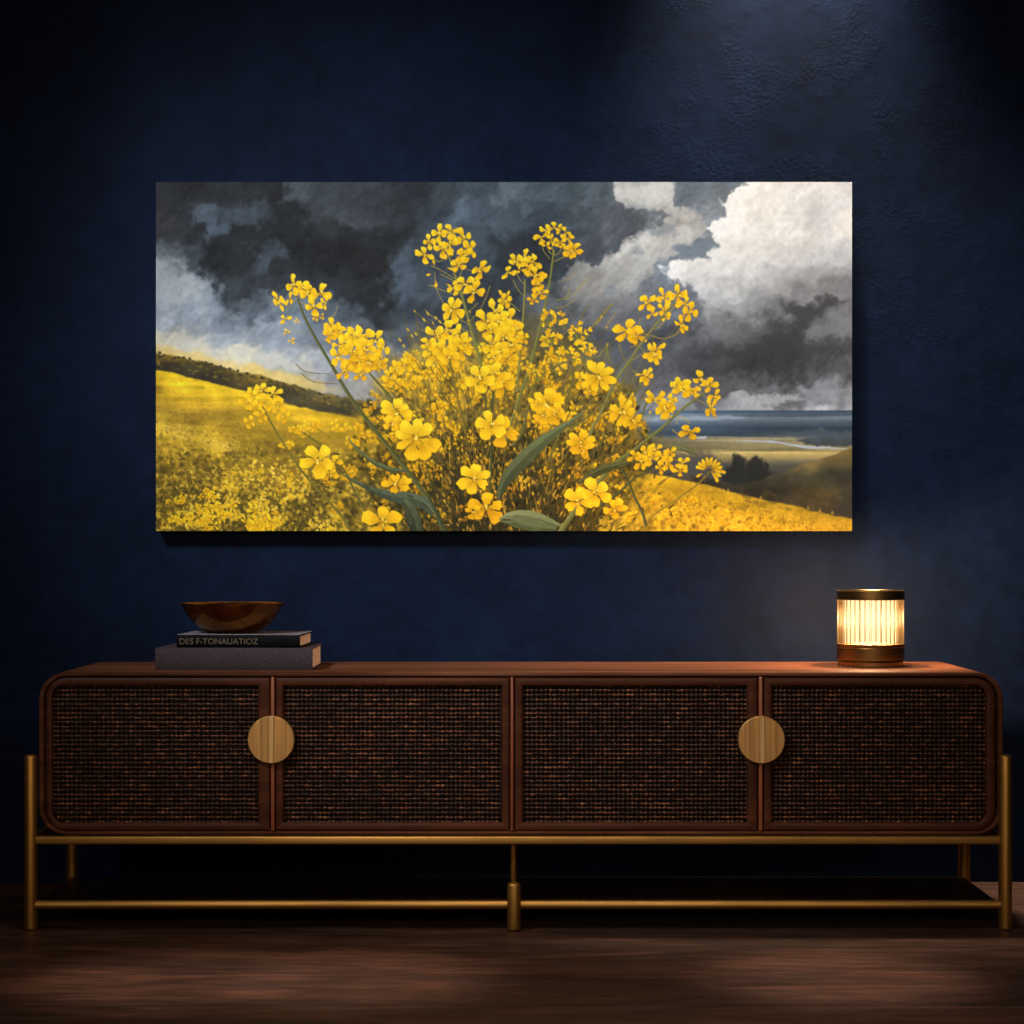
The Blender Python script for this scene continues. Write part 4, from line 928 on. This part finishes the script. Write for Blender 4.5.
# ---------------------------------------------------------------- lamp
lamp = empty('table_lamp', (0.774, 0.229, TOP), 'round brass table lamp with lit ribbed glass shade on the sideboard', 'lamp')
bm = bmesh.new(); lathe(bm, [(0, 0), (0.0695, 0), (0.0705, 0.001), (0.0705, 0.0095), (0.0690, 0.0105), (0.0725, 0.0125), (0.0735, 0.0140), (0.0735, 0.0400), (0.0728, 0.0412), (0.0735, 0.0422), (0.0738, 0.0470), (0.0725, 0.0485), (0.055, 0.0485), (0.055, 0.0500), (0, 0.0500)], 72)
obj('base', bm, M_lampb, lamp, smooth=True, angle=0.5)
bm = bmesh.new(); lathe(bm, [(0, 0.1447), (0.0560, 0.1445), (0.0725, 0.1445), (0.0738, 0.1455), (0.0738, 0.1640), (0.0728, 0.1652), (0.0690, 0.1654), (0.0680, 0.1644), (0.0675, 0.1610), (0, 0.1610)], 72)
obj('cap', bm, M_lampb, lamp, smooth=True, angle=0.5)
m, nt, b = new_mat('frosted_ribbed_glass')
nt.nodes.remove(b)
lw = nd(nt, 'ShaderNodeLayerWeight'); lw.inputs[0].default_value = 0.45
fr = ramp(nt, lw.outputs['Facing'], [(0.05, (0.66, 0.66, 0.66, 1)), (0.70, (0.06, 0.06, 0.06, 1))])
tr = nd(nt, 'ShaderNodeBsdfTranslucent'); tr.inputs[0].default_value = ROD
tp = nd(nt, 'ShaderNodeBsdfTransparent'); tp.inputs[0].default_value = (1.0, 0.93, 0.80, 1)
gl = nd(nt, 'ShaderNodeBsdfGlossy'); gl.inputs['Roughness'].default_value = 0.2; gl.inputs[0].default_value = (1, 0.95, 0.88, 1)
m1 = nd(nt, 'ShaderNodeMixShader'); m2 = nd(nt, 'ShaderNodeMixShader'); m2.inputs[0].default_value = 0.004
nt.links.new(fr, m1.inputs[0])
nt.links.new(tr.outputs[0], m1.inputs[1]); nt.links.new(tp.outputs[0], m1.inputs[2]); nt.links.new(m1.outputs[0], m2.inputs[1]); nt.links.new(gl.outputs[0], m2.inputs[2])
nt.links.new(m2.outputs[0], nt.nodes['Material Output'].inputs[0])
M_glass = m
N = 36
bm = bmesh.new(); tube(bm, (0, 0, 0.0485), (0, 0, 0.1450), 0.0056, 14)
rod0 = obj('glass_rod', bm, M_glass, lamp, smooth=True)
for k in range(N):
    r = rod0 if k == 0 else rod0.copy()
    if k: COL.objects.link(r); r.parent = lamp
    t = 2 * math.pi * (k + 0.5) / N
    r.location = (0.0668 * math.cos(t), 0.0668 * math.sin(t), 0)
rod0['label'] = 'glowing ribbed glass rod'
m, nt, b = new_mat('lit_diffuser'); nt.nodes.remove(b)
em = nd(nt, 'ShaderNodeEmission'); em.inputs[0].default_value = (1.0, 0.83, 0.58, 1); em.inputs[1].default_value = BULB
tp = nd(nt, 'ShaderNodeBsdfTransparent'); tp.inputs[0].default_value = (1.0, 0.95, 0.88, 1)
m1 = nd(nt, 'ShaderNodeMixShader'); m1.inputs[0].default_value = 0.5
nt.links.new(em.outputs[0], m1.inputs[1]); nt.links.new(tp.outputs[0], m1.inputs[2]); nt.links.new(m1.outputs[0], nt.nodes['Material Output'].inputs[0])
bm = bmesh.new(); lathe(bm, [(0, 0.0503), (0.0590, 0.0503), (0.0604, 0.0516), (0.0604, 0.1428), (0.0590, 0.1440), (0, 0.1440)], 48)
bl = obj('diffuser', bm, m, lamp, smooth=True); bl['label'] = 'warm glowing inner diffuser behind the rods'

for dz, sh_ in ((0.094, 0.34), (0.102, 0.33), (0.110, 0.33)):
    ld = bpy.data.lights.new('lamp_filament', 'POINT'); ld.energy = FILAMENT * sh_; ld.color = (1.0, 0.76, 0.54); ld.shadow_soft_size = 0.015
    lo = bpy.data.objects.new('lamp_filament', ld); COL.objects.link(lo); lo.location = (0.774, 0.229, TOP + dz)
# ---------------------------------------------------------------- the painting
FACE_Y = 0.552
k = 0.552 + 4.2; SC = 2020 / k
px0, px1 = (156 - 517.5) / SC, (852 - 517.5) / SC
pz0, pz1 = 0.796 + (547 - 531) / SC, 0.796 + (547 - 182) / SC
pt = empty('hanging_canvas_painting', ((px0 + px1) / 2, 0.598, pz0), 'unframed wide canvas painting of yellow flowers under storm clouds', 'painting')
A = np.clip(paint_picture() / np.array(PIC_TINT, np.float32), 0, 0.95)
ny, nx = A.shape[:2]
gx, gz = np.meshgrid(np.linspace(px0, px1, nx), np.linspace(pz1, pz0, ny))
co = np.stack([gx - pt.location.x, np.full_like(gx, FACE_Y - pt.location.y), gz - pt.location.z], -1).reshape(-1, 3).astype(np.float32)
ii = np.arange(nx * ny).reshape(ny, nx)
q = np.stack([ii[:-1, :-1], ii[1:, :-1], ii[1:, 1:], ii[:-1, 1:]], -1).reshape(-1, 4)
me = bpy.data.meshes.new('painted_face')
me.vertices.add(len(co)); me.vertices.foreach_set('co', co.ravel())
me.loops.add(q.size); me.loops.foreach_set('vertex_index', q.ravel().astype(np.int32))
me.polygons.add(len(q)); me.polygons.foreach_set('loop_start', np.arange(0, q.size, 4, dtype=np.int32)); me.polygons.foreach_set('loop_total', np.full(len(q), 4, np.int32))
me.update(calc_edges=True)
at = me.color_attributes.new('paint', 'FLOAT_COLOR', 'POINT')
rgba = np.ones((nx * ny, 4), np.float32); rgba[:, :3] = A.reshape(-1, 3); at.data.foreach_set('color', rgba.ravel())
m, nt, b = new_mat('oil_paint')
ca = nd(nt, 'ShaderNodeVertexColor'); ca.layer_name = 'paint'; nt.links.new(ca.outputs[0], b.inputs['Base Color'])
b.inputs['Roughness'].default_value = 0.7; b.inputs['Specular IOR Level'].default_value = 0.12
n = nd(nt, 'ShaderNodeTexNoise', Scale=260.0, Detail=3); nt.links.new(coords(nt, (1, 1, 1)), n.inputs[0]); bump(nt, b, n.outputs[0], 0.06, 0.001)
pf_ = link('painted_face', me, m, pt); pf_['label'] = 'oil picture of a tall yellow flowering plant before a stormy landscape'
bm = bmesh.new(); box(bm, px0 - pt.location.x, px1 - pt.location.x, FACE_Y + 0.0008 - 0.598, 0.002, 0.0, pz1 - pz0)
obj('stretcher', bm, M_side, pt)

# ---------------------------------------------------------------- light
def spot(name, loc, aim, power, col, angle, blend, radius):
    d = bpy.data.lights.new(name, 'SPOT'); d.energy = power; d.color = col; d.spot_size = math.radians(angle); d.spot_blend = blend; d.shadow_soft_size = radius
    o = bpy.data.objects.new(name, d); COL.objects.link(o); o.location = loc
    import mathutils
    o.rotation_euler = (mathutils.Vector(aim) - mathutils.Vector(loc)).to_track_quat('-Z', 'Y').to_euler()
    return o
def area(name, loc, aim, power, col, sx, sy):
    d = bpy.data.lights.new(name, 'AREA'); d.energy = power; d.color = col; d.shape = 'RECTANGLE'; d.size = sx; d.size_y = sy
    o = bpy.data.objects.new(name, d); COL.objects.link(o); o.location = loc
    import mathutils
    o.rotation_euler = (mathutils.Vector(aim) - mathutils.Vector(loc)).to_track_quat('-Z', 'Y').to_euler()
    return o
AMB = 0.003
spot('picture_light', (-1.75, -2.05, 2.95), (-0.06, 0.6, 0.90), 660, (0.86, 0.95, 1.0), 38, 1.0, 0.32)
spot('wall_washer', (0.66, 0.45, 2.85), (0.64, 0.60, 1.85), 560, (1.0, 0.87, 0.68), 54, 1.0, 0.10)
spot('right_wall_fill', (0.75, -1.9, 2.9), (1.08, 0.60, 1.22), 180, (1.0, 0.95, 0.88), 24, 1.0, 0.15)  # added spot, no fixture known: brightens the wall right of the canvas
spot('floor_downlight', (-0.63, -0.48, 2.8), (-0.63, -0.48, 0), 230, (1.0, 0.82, 0.68), 13, 1.0, 0.05)
spot('floor_downlight', (-0.29, -0.48, 2.8), (-0.29, -0.48, 0), 290, (1.0, 0.82, 0.68), 13, 1.0, 0.05)
spot('floor_downlight', (0.60, -0.48, 2.8), (0.60, -0.48, 0), 400, (1.0, 0.80, 0.64), 13, 1.0, 0.05)
spot('floor_fill', (0.0, -1.2, 2.8), (0.0, -0.62, 0), 85, (1.0, 0.84, 0.70), 62, 1.0, 0.2)  # added wide overhead spot, lifts the floor between the downlight pools
area('room_fill', (0.0, -4.6, 1.65), (0, 0.2, 0.5), 48, (1.0, 0.84, 0.66), 3.4, 0.9)


w = bpy.data.worlds.new('room_dark'); S.world = w; w.use_nodes = True
w.node_tree.nodes['Background'].inputs[0].default_value = (0.5, 0.6, 1.0, 1); w.node_tree.nodes['Background'].inputs[1].default_value = AMB

# ---------------------------------------------------------------- camera
cd = bpy.data.cameras.new('camera'); cam = bpy.data.objects.new('camera', cd); COL.objects.link(cam)
cam.location = (0, -4.2, 0.796); cam.rotation_euler = (math.pi / 2, 0, 0)
cd.sensor_width = 36; cd.lens = 2020 / 1024 * 36
cd.shift_x = -5.5 / 1024; cd.shift_y = 35 / 1024
S.camera = cam
S.view_settings.view_transform = 'Standard'; S.view_settings.look = 'None'; S.view_settings.gamma = 1; S.view_settings.use_curve_mapping = False
S.view_settings.exposure = 0.0
S.cycles.use_denoising = True
S.cycles.max_bounces = 8; S.cycles.transparent_max_bounces = 24
